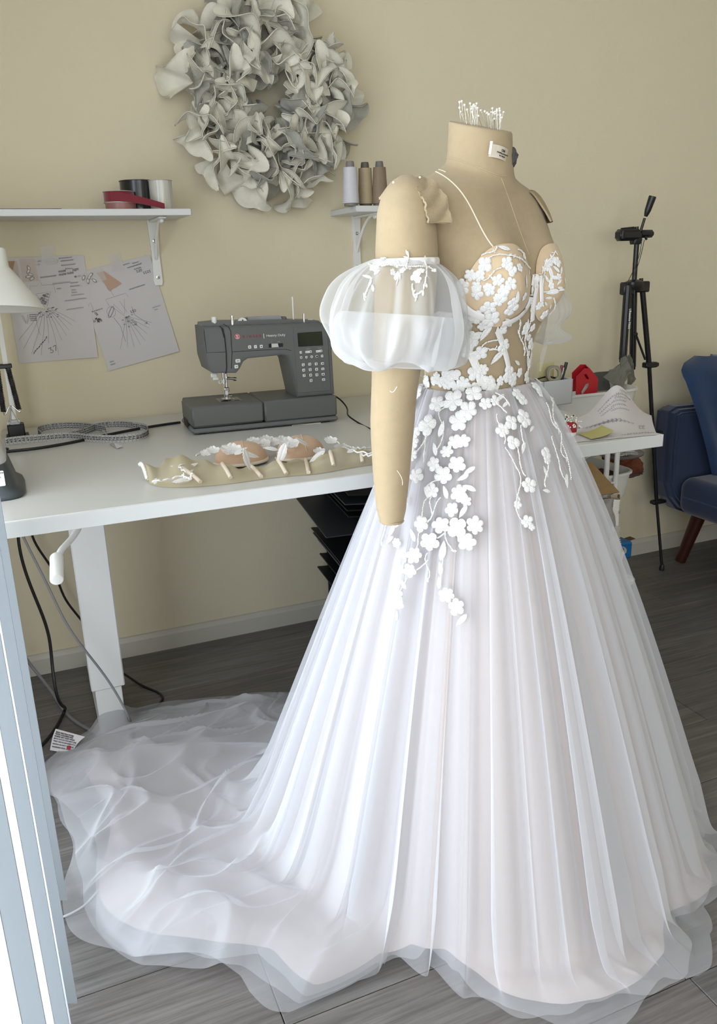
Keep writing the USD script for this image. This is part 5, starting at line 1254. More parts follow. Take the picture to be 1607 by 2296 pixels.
np_ = 0
for ringr, cnt, ht, ph0 in ((.192, 13, .020, .1), (.112, 9, .036, .4)):
    for k in range(cnt):
        a = ph0 + 2 * PI * k / cnt + rw_.uniform(-.10, .10); rr = ringr + rw_.uniform(-.012, .012)
        c = WC + V(rr * math.cos(a), -ht, rr * math.sin(a)); a0 = rw_.uniform(0, 6); nf = 5
        for j in range(nf):
            if j == 0:
                ax_ = V(rw_.uniform(-.35, .35), -1, rw_.uniform(-.35, .35)); prm = (rw_.uniform(.066, .082), rw_.uniform(.40, .58), rw_.uniform(4.2, 5.6), rw_.uniform(3, 4.5), .20)
            else:
                b = a0 + 2 * PI * j / (nf - 1) + rw_.uniform(-.25, .25); rad = V(math.cos(b), 0, math.sin(b)); inw = rad @ V(math.cos(a), 0, math.sin(a))
                ax_ = rad * rw_.uniform(.75, 1.2) + V(0, -1, 0) * rw_.uniform(.55, .95); prm = (rw_.uniform(.082, .104) * (.86 if inw < -.3 else 1.), rw_.uniform(.50, .78), rw_.uniform(3.0, 4.6), rw_.uniform(2.6, 4.2), rw_.uniform(.22, .34))
            ax_ /= np.linalg.norm(ax_)
            part(wr, 'petal', petal(c + V(0, .004, 0), ax_, *prm, 1000 + np_), felt_m if rw_.random() < .75 else felt2_m, smooth=True); np_ += 1
# ------------------------------------------------------------------ right end of the desk
note_m = thin('note_paper', (.72, .67, .66), .15)
# curled sheet with handwriting
nt = thing('note_sheet', 'curled sheet of handwritten notes on the right end of the desk', 'paper', (1.3, 1.6, DZ))
A_, B_, C_, D_ = [P(x, y, 2, DZ + .002) for x, y in ((1268, 992), (1462, 975), (1425, 955), (1290, 945))]
c00, c10 = P(1282, 992, 2, DZ + .0015), P(1472, 974, 2, DZ + .0015)       # near edge
n_, m_ = 26, 18
g = np.zeros((m_, n_, 3))
bk0, bk1 = P(1284, 938, 2, DZ + .002), V(*(c10 + (P(1284, 938, 2, DZ + .002) - c00) * .78))
for i, b in enumerate(np.linspace(0, 1, m_)):
    for j, a in enumerate(np.linspace(0, 1, n_)):
        base = (c00 * (1 - a) + c10 * a) * (1 - b) + (bk0 * (1 - a) + bk1 * a) * b
        lift = .088 * b ** 1.7 * math.exp(-((a - .52) / .26) ** 2) + .004 * math.sin(a * 9) * b * .5
        g[i, j] = base + V(0, -.01 * b * b, lift)
part(nt, 'sheet', slab(g, .0006), note_m)
dgu, dgv = np.gradient(g, axis=1), np.gradient(g, axis=0)
def on_sheet(a, b, up=.0012):
    i, j = b * (m_ - 1), a * (n_ - 1); i0, j0 = min(int(i), m_ - 2), min(int(j), n_ - 2); fi, fj = i - i0, j - j0
    p_ = g[i0, j0] * (1 - fi) * (1 - fj) + g[i0 + 1, j0] * fi * (1 - fj) + g[i0, j0 + 1] * (1 - fi) * fj + g[i0 + 1, j0 + 1] * fi * fj
    nn = np.cross(dgu[i0, j0], dgv[i0, j0]); nn /= np.linalg.norm(nn); nn = nn if nn[2] > 0 else -nn
    return p_ + nn * up, nn
rg = np.random.default_rng(4)
hw = []
def write(a0, b0, L_, h_, ea, eb):
    sc_ = scribble(0, 0, L_, h_, rg); pts, nn = [], []
    for x, y in sc_:
        p_, q = on_sheet(np.clip(a0 + ea[0] * x + eb[0] * y, 0.01, .99), np.clip(b0 + ea[1] * x + eb[1] * y, .01, .99)); pts.append(p_); nn.append(q)
    if len(pts) > 3: hw.append(tube(np.array(pts), .00032, 4, False))
for (a0, b0, L_) in ((.34, .60, .2), (.32, .68, .2), (.30, .76, .18), (.40, .80, .22), (.46, .60, .3), (.46, .67, .26), (.47, .74, .24), (.50, .80, .2), (.52, .86, .25), (.56, .92, .14)):
    write(a0, b0, L_, .036, (.75, .28), (-.25, .8))
for k in range(8): write(.10 + .05 * k, .42 + .02 * rg.random(), .30, .06, (1, -.1), (.1, .8))
for k in range(5): write(.58 + .07 * k, .05 + .05 * rg.random(), .12, .04, (1, .08), (0, 1))
for k in range(3): write(.8, .25 + .05 * k, .08, .05, (1, .2), (0, 1))
part(nt, 'handwriting', join(*hw), M('note_ink', (.30, .29, .30), .9), smooth=False)
sk = [P(x, y, 2, DZ + .0035) for x, y in ((1296, 975), (1325, 987), (1375, 978), (1348, 965))]
gs = np.array([[sk[0] * (1 - a) * (1 - b) + sk[1] * a * (1 - b) + sk[2] * a * b + sk[3] * (1 - a) * b + V(0, 0, .003 + .010 * b ** 3) for a in np.linspace(0, 1, 6)] for b in np.linspace(0, 1, 10)])
stn = solo('sticky_note', slab(gs, .0004), thin('sticky_yellow', (.62, .56, .24), .2), 'yellow sticky note lying on the curled note sheet', 'sticky note')

# pincushion with its pins
pc_ = P(1278, 978, 2, DZ); pc_[2] = DZ
cu = thing('pin_cup', 'small white cup with red felt, crowded with ball-headed pins, on the desk', 'pincushion', pc_)
part(cu, 'cup', lathe([(0, 0), (.010, 0), (.0125, .002), (.0140, .008), (.0145, .011), (.013, .0112), (.0115, .004), (0, .003)], 36, pc_), whitep_m)
part(cu, 'cushion', lathe([(0, .004), (.0125, .006), (.0142, .011), (.0150, .020), (.0146, .028), (.011, .033), (0, .035)], 36, pc_), M('red_felt', (.33, .012, .016), .85, bump=(600, .5)))
rg = np.random.default_rng(21)
src = {}
for k in range(46):
    az, el = rg.uniform(0, 2 * PI), rg.uniform(.35, 1.45); r0_ = .0145 if el < .8 else .012 * rg.random()
    d = V(math.cos(az) * math.cos(el), math.sin(az) * math.cos(el), math.sin(el)); ft = pc_ + V(math.cos(az) * r0_, math.sin(az) * r0_, .018 + .015 * min(el, 1.1) * rg.random())
    L_ = rg.uniform(.012, .022) if k % 3 else rg.uniform(.006, .012)
    dark = k in (5, 12, 19, 30, 38)
    pn_ = part(cu, 'pin', rod(ft, ft + d * L_, .0005, 5), pin_m)
    part(pn_, 'pin_head', (trimesh.creation.icosphere(1, .0019).vertices + ft + d * L_, trimesh.creation.icosphere(1, .0019).faces), black_m if dark else pearl_m)

# white box file holding tools
b0, b1 = P(1246, 909, 2, DZ), P(1281, 904.5, 2, DZ)
ux = (b1 - b0) / np.linalg.norm(b1 - b0); uy = V(-ux[1], ux[0], 0); wb = np.linalg.norm(b1 - b0) + .05; hb = .0725
bo = b0 - ux * .05
Fb = frame(bo, ux, z=(0, 0, 1))
bxm = M('box_grey_white', (.50, .50, .495), .6)
tb_ = thing('tool_box', 'small open white box at the right end of the desk, holding tools', 'box', bo + ux * wb / 2)
bd = .07
for lo, hi in (((0, 0, 0), (wb, .003, hb)), ((0, bd - .003, 0), (wb, bd, hb)), ((0, 0, 0), (.003, bd, hb)), ((wb - .003, 0, 0), (wb, bd, hb)), ((0, 0, 0), (wb, bd, .003))):
    part(tb_, 'panel', xf(cbox(lo, hi, .0008), Fb), bxm)
part(tb_, 'corner_edge', join(xf(cbox((.0, -.0006, 0), (.004, .0, hb + .0005), .0003), Fb), xf(cbox((wb - .002, -.0008, 0), (wb + .0008, .0008, hb), .0003), Fb), xf(cbox((0, -.0008, -.0001), (wb, .0008, .0012), .0003), Fb)), M('box_edge', (.34, .34, .34), .6))
bp = lambda x, y, z: bo + ux * x + uy * y + V(0, 0, z)
tc_ = bp(.058, .03, .088)
th = np.linspace(0, 2 * PI, 49)
def rr_ring(r0, r1, t, Fm):
    sq = lambda r: np.stack([r * np.sign(np.cos(th)) * np.abs(np.cos(th)) ** .8, r * 1.12 * np.sign(np.sin(th)) * np.abs(np.sin(th)) ** .8], -1)[:-1]
    return extr(Polygon(sq(r1), [sq(r0)]), t, Fm)
tr_ = thing('tape_roll', 'roll of clear packing tape standing in the open tool box', 'tape', tc_ - V(0, 0, .02))
Ftr = frame(tc_, (.95, -.28, .1), z=(-.28, -.93, .1))
part(tr_, 'winding', rr_ring(.0155, .0215, .016, Ftr), M('tape_clear_brown', (.20, .18, .13), .5)); part(tr_, 'core', rr_ring(.0138, .0155, .017, Ftr), M('core_tan', (.36, .31, .19), .6))
solo('note_card', xf(cbox((.020, .050, .04), (.080, .052, .118), .0004), Fb), M('card_yellow', (.52, .45, .22), .8), 'pale yellow card standing behind the tape roll in the tool box', 'card')
for lab, x, z0, x1, z1, r, m in (('dark red pen leaning in the tool box', .078, .05, .112, .105, .004, M('pen_red', (.22, .02, .02), .4)), ('black marker pen leaning out of the tool box', .085, .05, .128, .112, .0042, black_m), ('slim white pencil leaning in the tool box', .095, .05, .118, .098, .0022, whitep_m), ('silver-coloured pen low in the tool box', .10, .05, .124, .094, .002, steel_m)):
    p0, p1 = bp(min(x, wb - .02), .035, z0 - .03), bp(x1 - .012, .040, z1)
    pe = thing('pen', lab, 'pen', p0); part(pe, 'barrel', rod(p0, p1, r, 14), m); part(pe, 'cap', rod(p0 + (p1 - p0) * .8, p1 + (p1 - p0) * .04, r * 1.18, 14), m)
lp = [bp(.02 + .05 * math.cos(t), .03 + .012 * math.sin(t * 2), .074 + .006 * math.sin(t)) for t in np.linspace(0, 5, 16)]
solo('coiled_cord', tube(smooth_path(lp, 60), .0022, 8), cable_m, 'black cord coiled on the rim of the tool box', 'cord')
solo('pearl_pin', (trimesh.creation.icosphere(2, .0035).vertices + bp(.082, .03, .103), trimesh.creation.icosphere(2, .0035).faces), pearl_m, 'single pearl bead on top of the tape roll', 'bead')

# ------------------------------------------------------------------ white trolley with bins
ty = 2.0
tro = thing('storage_trolley', 'white plastic trolley with three tiers of bins beside the desk', 'trolley', (1.63, 2.15, 0))
bin_m = M('bin_white', (.66, .65, .61), .45)
def bin_(x0, x1, y0, y1, z0, z1):
    """open bin, narrower at the foot, with a rolled rim"""
    th_ = np.linspace(0, 2 * PI, 56, endpoint=False); e = 6; c, s = np.cos(th_), np.sin(th_); cx, cy = (x0 + x1) / 2, (y0 + y1) / 2
    def ring_(k, z, off=0.): 
        hx, hy = (x1 - x0) / 2 * k + off, (y1 - y0) / 2 * k + off
        return np.stack([cx + hx * np.sign(c) * np.abs(c) ** (2 / e), cy + hy * np.sign(s) * np.abs(s) ** (2 / e), np.full(56, z)], -1)
    R_ = [ring_(.93, z0), ring_(.945, z0 + .006), ring_(1, z1 - .008), ring_(1, z1 - .007, .005), ring_(1, z1, .005), ring_(1, z1, -.002), ring_(1, z1 - .008, -.003), ring_(.925, z0 + .006, -.003)]
    v = np.vstack(R_ + [[(cx, cy, z0)], [(cx, cy, z0 + .006)]]); f = tri(np.zeros((1, 3)), grid_faces(len(R_), 56, True))[1]; a = np.arange(56); b = (a + 1) % 56; k = len(v)
    return v, np.vstack([f, np.stack([np.full(56, k - 2), b, a], 1), np.stack([np.full(56, k - 1), 7 * 56 + a, 7 * 56 + b], 1)])


tx0, tx1, ty0, ty1 = 1.43, 1.826, 2.0, 2.33
for z0, z1 in ((.680, .766), (.403, .492), (.130, .214)):
    part(tro, 'bin', bin_(tx0, tx1, ty0, ty1, z0, z1), bin_m, smooth=50)
for x in (1.6815, 1.7205):
    part(tro, 'post', rod(V(x, ty0 - .012, .10), V(x, ty0 - .012, .772), .0085, 20), bin_m)
    part(tro, 'post', rod(V(x, ty1 + .012, .10), V(x, ty1 + .012, .772), .0085, 20), bin_m)
for z in (.748, .474, .196):
    part(tro, 'post_clip', cbox((1.668, ty0 - .016, z - .006), (1.734, ty0 + .004, z), .001), bin_m)
part(tro, 'foot_frame', join(cbox((1.45, 2.06, .095), (1.81, 2.085, .115), .003), cbox((1.45, 2.25, .095), (1.81, 2.275, .115), .003), cbox((1.66, ty0 - .02, .095), (1.745, ty1 + .02, .115), .003)), bin_m)
for x, y in ((1.842, 2.055), (1.44, 2.055), (1.842, 2.29), (1.44, 2.29)):
    w_ = part(tro, 'caster', join(lathe([(.018, -.008), (.033, -.010), (.038, -.004), (.038, .004), (.033, .008), (.018, .008), (.018, -.008)], 32, (x, y, .088)), rod(V(x, y, .06), V(x, y, .1), .008)), bin_m)
    part(w_, 'wheel', lathe([(0, -.011), (.034, -.011), (.038, -.006), (.038, .006), (.034, .011), (0, .011)], 32, (x + .012, y, .038), (.35, -.93, 0)), black_m)
    part(w_, 'fork', join(cbox((x - .004, y - .018, .035), (x + .016, y - .014, .085), .002), cbox((x - .004, y + .014, .035), (x + .016, y + .018, .085), .002)), M('fork_grey', (.40, .40, .38), .4))

# in the top bin: red dispenser, grey interfacing
rd_m = M('red_plastic', (.44, .012, .022), .4)
q = [P(x, y, 1, 2.05) for x, y in ((1290, 888), (1291, 845), (1310, 826), (1321, 826), (1340, 849), (1337, 882))]
hole = [P(x, y, 1, 2.05) for x, y in ((1300, 882), (1312, 861), (1321, 858), (1318, 868), (1305, 884))]; slot = [P(x, y, 1, 2.05) for x, y in ((1308, 840), (1313, 838), (1319, 847), (1319, 851), (1313, 849))]
fl2 = lambda L_: [(p_[0], p_[2]) for p_ in L_]
Frd = frame((0, 2.05, 0), (1, 0, 0), z=(0, -1, 0))
dsp = thing('tape_dispenser', 'bright red cardboard holder with cut-outs in the top trolley bin', 'holder', (1.65, 2.05, .72))
def poly3(outer_, holes, t, y):
    F = frame((0, y, 0), (1, 0, 0), z=(0, -1, 0)); return extr(Polygon(fl2(outer_), [fl2(h) for h in holes]), t, F)
part(dsp, 'front_panel', poly3(q, [hole, slot], .002, 2.05), rd_m, smooth=False)
q2 = [p_ + V(.022, .05, .006) for p_ in q]
part(dsp, 'back_panel', poly3(q2, [], .002, 2.10), rd_m, smooth=False)
part(dsp, 'side_panel', slab(np.array([[q[3], q2[3]], [q[4], q2[4]]]), .002), rd_m, smooth=False); part(dsp, 'side_panel', slab(np.array([[q[4], q2[4]], [q[5], q2[5]]]), .002), rd_m, smooth=False)
solo('paper_roll', lathe([(0, 0), (.021, 0), (.021, .03), (0, .03)], 32, P(1311, 874, 1, 2.09), (.3, -.9, .1)), M('roll_white', (.55, .52, .48), .7), 'pale paper roll inside the red holder in the trolley bin', 'roll')
rg = np.random.default_rng(12)
fe_m = thin('grey_interfacing', (.205, .20, .165), .2)
def drape(pix, y0, dy, m, lab, name, sd, nu=14, nv=14, crease=.012):
    """folded cloth: a quad of four picture corners at depth y0, crumpled in depth"""
    a, b, c, d = [P(x, y, 1, y0 + o) for (x, y), o in zip(pix, dy)]
    u, v_ = np.meshgrid(np.linspace(0, 1, nu), np.linspace(0, 1, nv), indexing='ij')
    g = (a[None, None] * ((1 - u) * (1 - v_))[..., None] + b * (u * (1 - v_))[..., None] + c * (u * v_)[..., None] + d * ((1 - u) * v_)[..., None])
    nz = meshkit.noise(np.stack([u * 3.3, v_ * 3.3, 0 * u + sd], -1), sd) - .5; n2 = np.abs(meshkit.noise(np.stack([u * 5, v_ * 5, 0 * u + sd + 9.], -1), sd) - .5)
    g[..., 1] += crease * (nz * 2 - n2 * 2.); g[..., 0] += crease * .4 * nz
    return solo(name, slab(g, .0012), m, lab, 'fabric', smooth=25)


drape([(1352, 846), (1400, 796), (1414, 836), (1388, 872)], 2.12, (0, .02, -.03, -.05), fe_m, 'stiff grey folded fabric standing in the top trolley bin', 'folded_fabric', 3)
drape([(1398, 800), (1413, 794), (1425, 850), (1404, 874)], 2.13, (.02, .03, .03, -.01), fe_m, 'narrow fold of grey fabric at the right end of the top bin', 'folded_fabric', 5, crease=.008)
drape([(1290, 838), (1372, 832), (1385, 874), (1300, 886)], 2.2, (.0, 0, -.04, -.04), M('dark_grey_cloth', (.09, .09, .08), .9), 'dark grey cloth lying at the back of the top trolley bin', 'folded_fabric', 8)
drape([(1335, 878), (1385, 872), (1400, 880), (1345, 892)], 2.06, (.06, .06, -.02, -.02), thin('taupe_paper', (.36, .32, .27), .2), 'crumpled taupe paper on top of the upper bin contents', 'crumpled_paper', 15)
# under the desk end: second bin contents, plastic dish, cardboard, trims
ru_m = M('rust_felt', (.165, .045, .016), .95, var=(60, .35), bump=(250, .6))
solo('rust_fabric', blob(P(1408, 1043, 1, 2.12), V(.045, .05, .035), 7), ru_m, 'rust brown fabric bundle in the middle trolley bin', 'fabric')
solo('rust_fabric', blob(P(1376, 1040, 1, 2.18), V(.035, .05, .042), 9), M('rust_dark', (.12, .035, .012), .95, bump=(250, .6)), 'darker rust fabric bundle behind the trolley posts', 'fabric')
solo('fabric_scraps', blob(P(1385, 1058, 1, 2.14), V(.09, .06, .014), 4), M('scraps_plum', (.10, .05, .05), .9, var=(90, .6)), 'flat plum and brown scraps under the rust bundles in the middle bin', 'fabric')
pd = P(1400, 1017, 1, 2.08)
pl_m = usdkit.material(stage, '/World/Looks/clear_dish', {'t': ('transparent_bsdf', {'color': (.8, .78, .8)}), 'd': ('principled_bsdf', {'base_color': (.30, .27, .28), 'roughness': .15}), 'm': ('mix_closure', {'fac': .45})}, [('t.BSDF', 'm.closure1'), ('d.BSDF', 'm.closure2')], surface='m.closure')
pl = thing('plastic_dish', 'clear plastic dish of small findings above the middle bin', 'dish', pd)
part(pl, 'dish', lathe([(0, 0), (.06, .0), (.075, .008), (.078, .014), (.076, .014), (.073, .009), (.059, .002), (0, .002)], 48, pd - V(.02, 0, .006)), pl_m)
part(pl, 'findings', join(*[tube(smooth_path([pd + V(*rg.uniform(-.045, .045, 2), .004) for _ in range(4)], 16), .0015, 6) for _ in range(7)]), M('findings_white', (.55, .53, .5), .5), kind='stuff')
solo('paper_pile', slab(np.array([[P(1300, 1036, 1, 1.93) + V(0, .1 * b, -.005 + .012 * math.sin(3 * a + b)) + V(.07 * a, 0, .012 * a * (1 - b)) for b in (0, .5, 1)] for a in np.linspace(0, 1, 6)]), .001), M('bluish_paper', (.55, .57, .62), .7), 'bluish white papers below the right end of the desk', 'paper')
cb_m = M('cardboard', (.30, .185, .075), .85, var=(35, .14), stretch=(1, 1, 5))
def sheetq(pix, y, t, m, lab, name, cat, off=(0, 0, 0, 0)):
    a, b, c, d = [P(x, yy, 1, y + o) for (x, yy), o in zip(pix, off)]
    k = np.linspace(0, 1, 6)
    return solo(name, slab(np.array([[a * (1 - i) * (1 - j) + b * i * (1 - j) + c * i * j + d * (1 - i) * j for i in k] for j in k]), t), m, lab, cat, smooth=False)


yb_ = 1.93
cbx = thing('cardboard_box', 'brown cardboard box standing below the right end of the desk', 'box', (1.55, yb_, .0))
def quad3(pix, ys_, t=.004):
    a, b, c, d = [P(x, yy, 1, o) for (x, yy), o in zip(pix, ys_)]; k = np.linspace(0, 1, 6)
    return slab(np.array([[a * (1 - i) * (1 - j) + b * i * (1 - j) + c * i * j + d * (1 - i) * j for i in k] for j in k]), t)
part(cbx, 'flap', quad3([(1285, 1040), (1326, 1038), (1388, 1104), (1300, 1118)], (1.98, 1.98, 1.92, 1.90)), cb_m, smooth=False)
part(cbx, 'front_face', quad3([(1296, 1118), (1387, 1116), (1372, 1290), (1290, 1300)], (1.915, 1.915, 1.93, 1.93)), cb_m, smooth=False)
part(cbx, 'side_face', quad3([(1387, 1116), (1389, 1106), (1380, 1280), (1372, 1290)], (1.915, 2.05, 2.05, 1.93)), cb_m, smooth=False)
part(cbx, 'strip_of_tape', quad3([(1369, 1110), (1384, 1108), (1384, 1122), (1369, 1123)], (1.908, 1.908, 1.908, 1.908), .001), M('tape_pale', (.42, .35, .24), .4), smooth=False)
drape([(1318, 1118), (1386, 1118), (1380, 1240), (1350, 1245)], 1.895, (0, 0, .0, .0), thin('crinkled_white', (.47, .44, .41), .3), 'crinkled off-white fabric hanging down the front of the cardboard box', 'hanging_fabric', 6, 18, 24, .014)
def trim(pix, y, wv, r, m, lab, n=80, scal=0.):
    c = smooth_path([P(x, yy, 1, y) for x, yy in pix], n); s_ = np.arange(n)
    w2 = wv * (1 + scal * (s_ % 2)); T_ = np.gradient(c, axis=0); T_ /= np.linalg.norm(T_, axis=1)[:, None]; S_ = np.cross(T_, V(0, -1, 0))
    return solo('lace_trim', slab(np.stack([c - S_ * w2[:, None] / 2, c - V(0, .002, 0), c + S_ * w2[:, None] / 2], 1), .001), m, lab, 'trim')


trim([(1383, 1120), (1380, 1150), (1378, 1190), (1374, 1215), (1377, 1240)], 1.885, .020, 0, lace2_m, 'ivory scalloped lace trim hanging beside the cardboard box', 70, .5)
trim([(1386, 1180), (1383, 1205), (1386, 1230), (1380, 1250)], 1.875, .014, 0, thin('petal_white', (.6, .57, .52), .2), 'white petal trim tangled with the hanging lace', 30, .9)
trim([(1385, 1215), (1389, 1250), (1396, 1285), (1399, 1302)], 1.88, .0095, 0, M('pink_trim', (.40, .22, .18), .8), 'pink picot ribbon hanging to the trolley caster', 90, .35)
trim([(1381, 1240), (1385, 1270), (1388, 1300)], 1.89, .010, 0, black_m, 'black ribbon hanging behind the pink picot ribbon', 40, .1)
solo('blue_box', cbox(P(1390, 1236, 1, 2.06) + V(-.08, -.01, -.03), P(1415, 1212, 1, 2.06) + V(.0, .08, .0), .006), M('blue_plastic', (.005, .115, .33), .4), 'bright blue box in the lowest trolley bin', 'box')
sheetq([(1385, 1212), (1412, 1203), (1424, 1208), (1400, 1216)], 2.1, .002, M('brown_kraft', (.13, .085, .04), .8), 'brown kraft paper on the blue box in the lowest bin', 'paper', 'paper', (.05, .05, 0, 0))

# ------------------------------------------------------------------ tripod leaning at the wall
TY = 2.27
tp_ = lambda x, y, d=0.: P(x, y, 1, TY + d)
tpd = thing('camera_tripod', 'black camera tripod leaning at the wall behind the trolley', 'tripod', (2.02, TY, 0))
tb_m = M('tripod_black', (.010, .010, .011), .32); tm2_m = M('tripod_tube', (.014, .014, .015), .25, .3)
part(tpd, 'centre_column', rod(tp_(1427, 545), tp_(1420, 650), .0085, 20), tm2_m)
hd_ = part(tpd, 'pan_head', join(loft([(tp_(1424, 548), .016, .014), (tp_(1425, 540), .019, .018), (tp_(1425, 525), .018, .018), (tp_(1426, 518), .012, .012)], 28, 3), cbox(tp_(1393, 540, -.022), tp_(1421, 514, .022), .010), cbox(tp_(1436, 533, -.018), tp_(1454, 516, .018), .009), rod(tp_(1400, 527), tp_(1450, 524), .010)), tb_m)
part(hd_, 'plate_lever', join(cbox(tp_(1395, 536, -.025), tp_(1399, 516, -.018), .002), rod(tp_(1393, 515, .0), tp_(1420, 512, .0), .006)), tm2_m)
part(hd_, 'knob', join(rod(tp_(1427, 519), tp_(1427, 508), .0065), rod(tp_(1446, 530, -.02), tp_(1449, 537, -.02), .004)), tb_m)
pa, pb, pc2, pd2 = tp_(1436, 518, -.01), tp_(1445, 489, -.015), tp_(1449, 480, -.015), tp_(1465, 434, -.03)
hn_ = part(tpd, 'pan_handle', rod(pa, pb, .0045), tb_m)
dd = (pd2 - pc2); part(hn_, 'grip', lathe([(0, 0), (.0055, 0), (.0085, .010), (.0105, .02), (.0125, np.linalg.norm(dd) * .93), (.0115, np.linalg.norm(dd)), (0, np.linalg.norm(dd))], 24, pc2 - dd * .12, dd / np.linalg.norm(dd)), tb_m)
part(tpd, 'shoulder', join(loft([(tp_(1421, 650), .026, .020), (tp_(1421, 640), .032, .026), (tp_(1421, 632), .03, .024), (tp_(1422, 627), .014, .014)], 28, 3), cbox(tp_(1399, 662, -.016), tp_(1411, 632, .012), .004), cbox(tp_(1432, 656, -.014), tp_(1446, 630, .014), .004), rod(tp_(1437, 632), tp_(1437, 624), .007)), tb_m)
for k, (x0, y0, x1, y1, d0, d1, r_) in enumerate(((1407, 640, 1396, 812, -.012, -.02, .0125), (1421, 645, 1418, 828, .012, .02, .0095))):
    lg_ = part(tpd, 'leg', rod(tp_(x0, y0, d0), tp_(x1, y1, d1), r_, 20), tm2_m)
    part(lg_, 'side_rail', join(rod(tp_(x0 - 4, y0, d0 + .006), tp_(x1 - 4, y1 - 6, d1 + .006), r_ * .62), rod(tp_(x0 + 4, y0, d0 + .008), tp_(x1 + 4, y1 - 6, d1 + .008), r_ * .55)), tb_m)
f0, f1, f2, f3 = tp_(1439, 640), tp_(1455, 822), tp_(1471, 1118), P(1483, 1278, 2, 0)
lg_ = part(tpd, 'leg', rod(f0, f1, .0095, 20), tm2_m)
part(lg_, 'lower_tube', rod(f1, f2, .0075, 18), tm2_m); part(lg_, 'lowest_tube', rod(f2, f3 + V(0, 0, .012), .0055, 16), tm2_m)
for (x, y) in ((1457, 818), (1466, 972), (1474, 1125)):
    part(lg_, 'leg_clamp', join(cbox(tp_(x - 8, y + 8, -.014), tp_(x + 7, y - 8, .012), .003), cbox(tp_(x + 5, y + 5, -.008), tp_(x + 14, y - 6, .008), .002)), tb_m)
part(lg_, 'rubber_foot', lathe([(0, 0), (.0095, 0), (.0105, .006), (.009, .020), (.006, .024), (0, .024)], 20, f3), black_m)
part(tpd, 'brace', join(rod(tp_(1423, 750), tp_(1427, 748), .006), rod(tp_(1426, 752, -.006), tp_(1446, 806, -.006), .0038)), tb_m)
for xs in ([(1438, 540), (1432, 575), (1418, 610), (1404, 640), (1400, 655)], [(1444, 538), (1437, 570), (1428, 600), (1410, 640)]):
    part(tpd, 'strap_cord', tube(smooth_path([tp_(x, y, -.018) for x, y in xs], 24), .0011, 6), tb_m)
la, lb_ = tp_(1409, 692, -.030), tp_(1406, 737, -.032); ld = lb_ - la
tt = text('UBeesize TR53', .0085, np.eye(4), .0005, True); v, f = tt; v = v * V(np.linalg.norm(ld) / (v[:, 0].max() - v[:, 0].min()), 1, 1)
part(tpd, 'lettering', xf((v, f), frame(la + V(.003, 0, 0), ld, z=(0, -1, 0))), wprint_m, smooth=False)

# ------------------------------------------------------------------ blue velvet armchair at the right
ch_m = M('blue_velvet', (.004, .019, .075), .75, sheen=.35, var=(7, .35), bump=(900, .2)); ch2_m = M('blue_throw', (.005, .032, .10), .8, sheen=.35, var=(9, .4), bump=(60, .25))
ac = thing('armchair', 'dark blue velvet slipper chair with brown wooden legs at the right', 'chair', (2.5, 2.05, 0))
def soft(lo, hi, r):
    lo, hi = V(*lo), V(*hi)
    q = trimesh.convex.convex_hull(np.vstack([trimesh.creation.icosphere(3, 1.0).vertices * r + np.where(np.array(k) == 1, hi - r, lo + r) for k in np.ndindex(2, 2, 2)])); return np.array(q.vertices), np.array(q.faces)
def pic(pix, y): return [(lambda p_: (p_[0], p_[2]))(P(a, b, 1, y)) for a, b in pix]
def panel(poly, y0, t, c):
    return extr(Polygon(poly).buffer(-.012).buffer(.012, 6), t, frame((0, y0, 0), (1, 0, 0), z=(0, -1, 0)), c)
shell = pic([(1512, 925), (1530, 914), (1560, 911), (1900, 870), (1900, 1210), (1560, 1158), (1528, 1146), (1508, 1120), (1499, 1085), (1503, 1010)], 2.24)
part(ac, 'back_shell', panel(shell, 2.345, .105, .030), ch_m, smooth=60)
seat = part(ac, 'seat', soft((2.225, 1.62, .225), (2.80, 2.235, .37), .045), ch_m, smooth=60)
part(seat, 'welt', tube(np.array([(2.226, y, .298) for y in np.linspace(1.66, 2.20, 8)]), .004, 8), ch2_m)
for x, y, dx, dy in ((2.345, 2.215, -.03, .055), (2.30, 1.70, -.04, -.05), (2.74, 2.2, .03, .055), (2.74, 1.70, .04, -.05)):
    top_ = V(x, y, .235); bot = V(x + dx, y + dy, 0)
    lgp = part(ac, 'leg', rod(bot + V(0, 0, .004), top_, .0195, 24, .028), M('dark_red_wood', (.055, .012, .007), .35, var=(30, .35), stretch=(3, 3, .4)))
    part(lgp, 'glide', lathe([(0, 0), (.012, 0), (.012, .005), (0, .005)], 20, bot), M('glide_grey', (.3, .29, .27), .4)); part(lgp, 'collar', rod(top_ - V(0, 0, .014), top_ - V(0, 0, .006), .029, 24), steel_m)
# velvet throw hung over the back: wide at the top, narrowing towards the seat
thr = [(1531, 838), (1537, 826), (1560, 811), (1585, 803), (1610, 800), (1700, 800), (1760, 830), (1700, 1100), (1640, 1120), (1598, 1088), (1580, 1010), (1560, 930), (1545, 880)]
tp3 = np.array(pic(thr, 2.20)); lo3, hi3 = tp3.min(0), tp3.max(0)
pol3 = Polygon(tp3)
from shapely.geometry import LineString
rows = []
for zz3 in np.linspace(lo3[1] + .003, hi3[1] - .0015, 30):
    L3 = pol3.intersection(LineString([(lo3[0] - 1, zz3), (hi3[0] + 1, zz3)])).bounds
    xs3 = np.linspace(L3[0], L3[2], 34); a3 = np.linspace(0, 1, 34); h3 = (zz3 - lo3[1]) / (hi3[1] - lo3[1])
    rows.append(np.stack([xs3, 2.205 - .018 * np.sin(a3 * 19 + h3 * 2) * (1 - h3) - .030 * np.sin(PI * a3) ** .5 - .012 * (1 - h3) + .055 * np.clip((h3 - .86) / .14, 0, 1) ** 2, np.full(34, zz3)], -1))
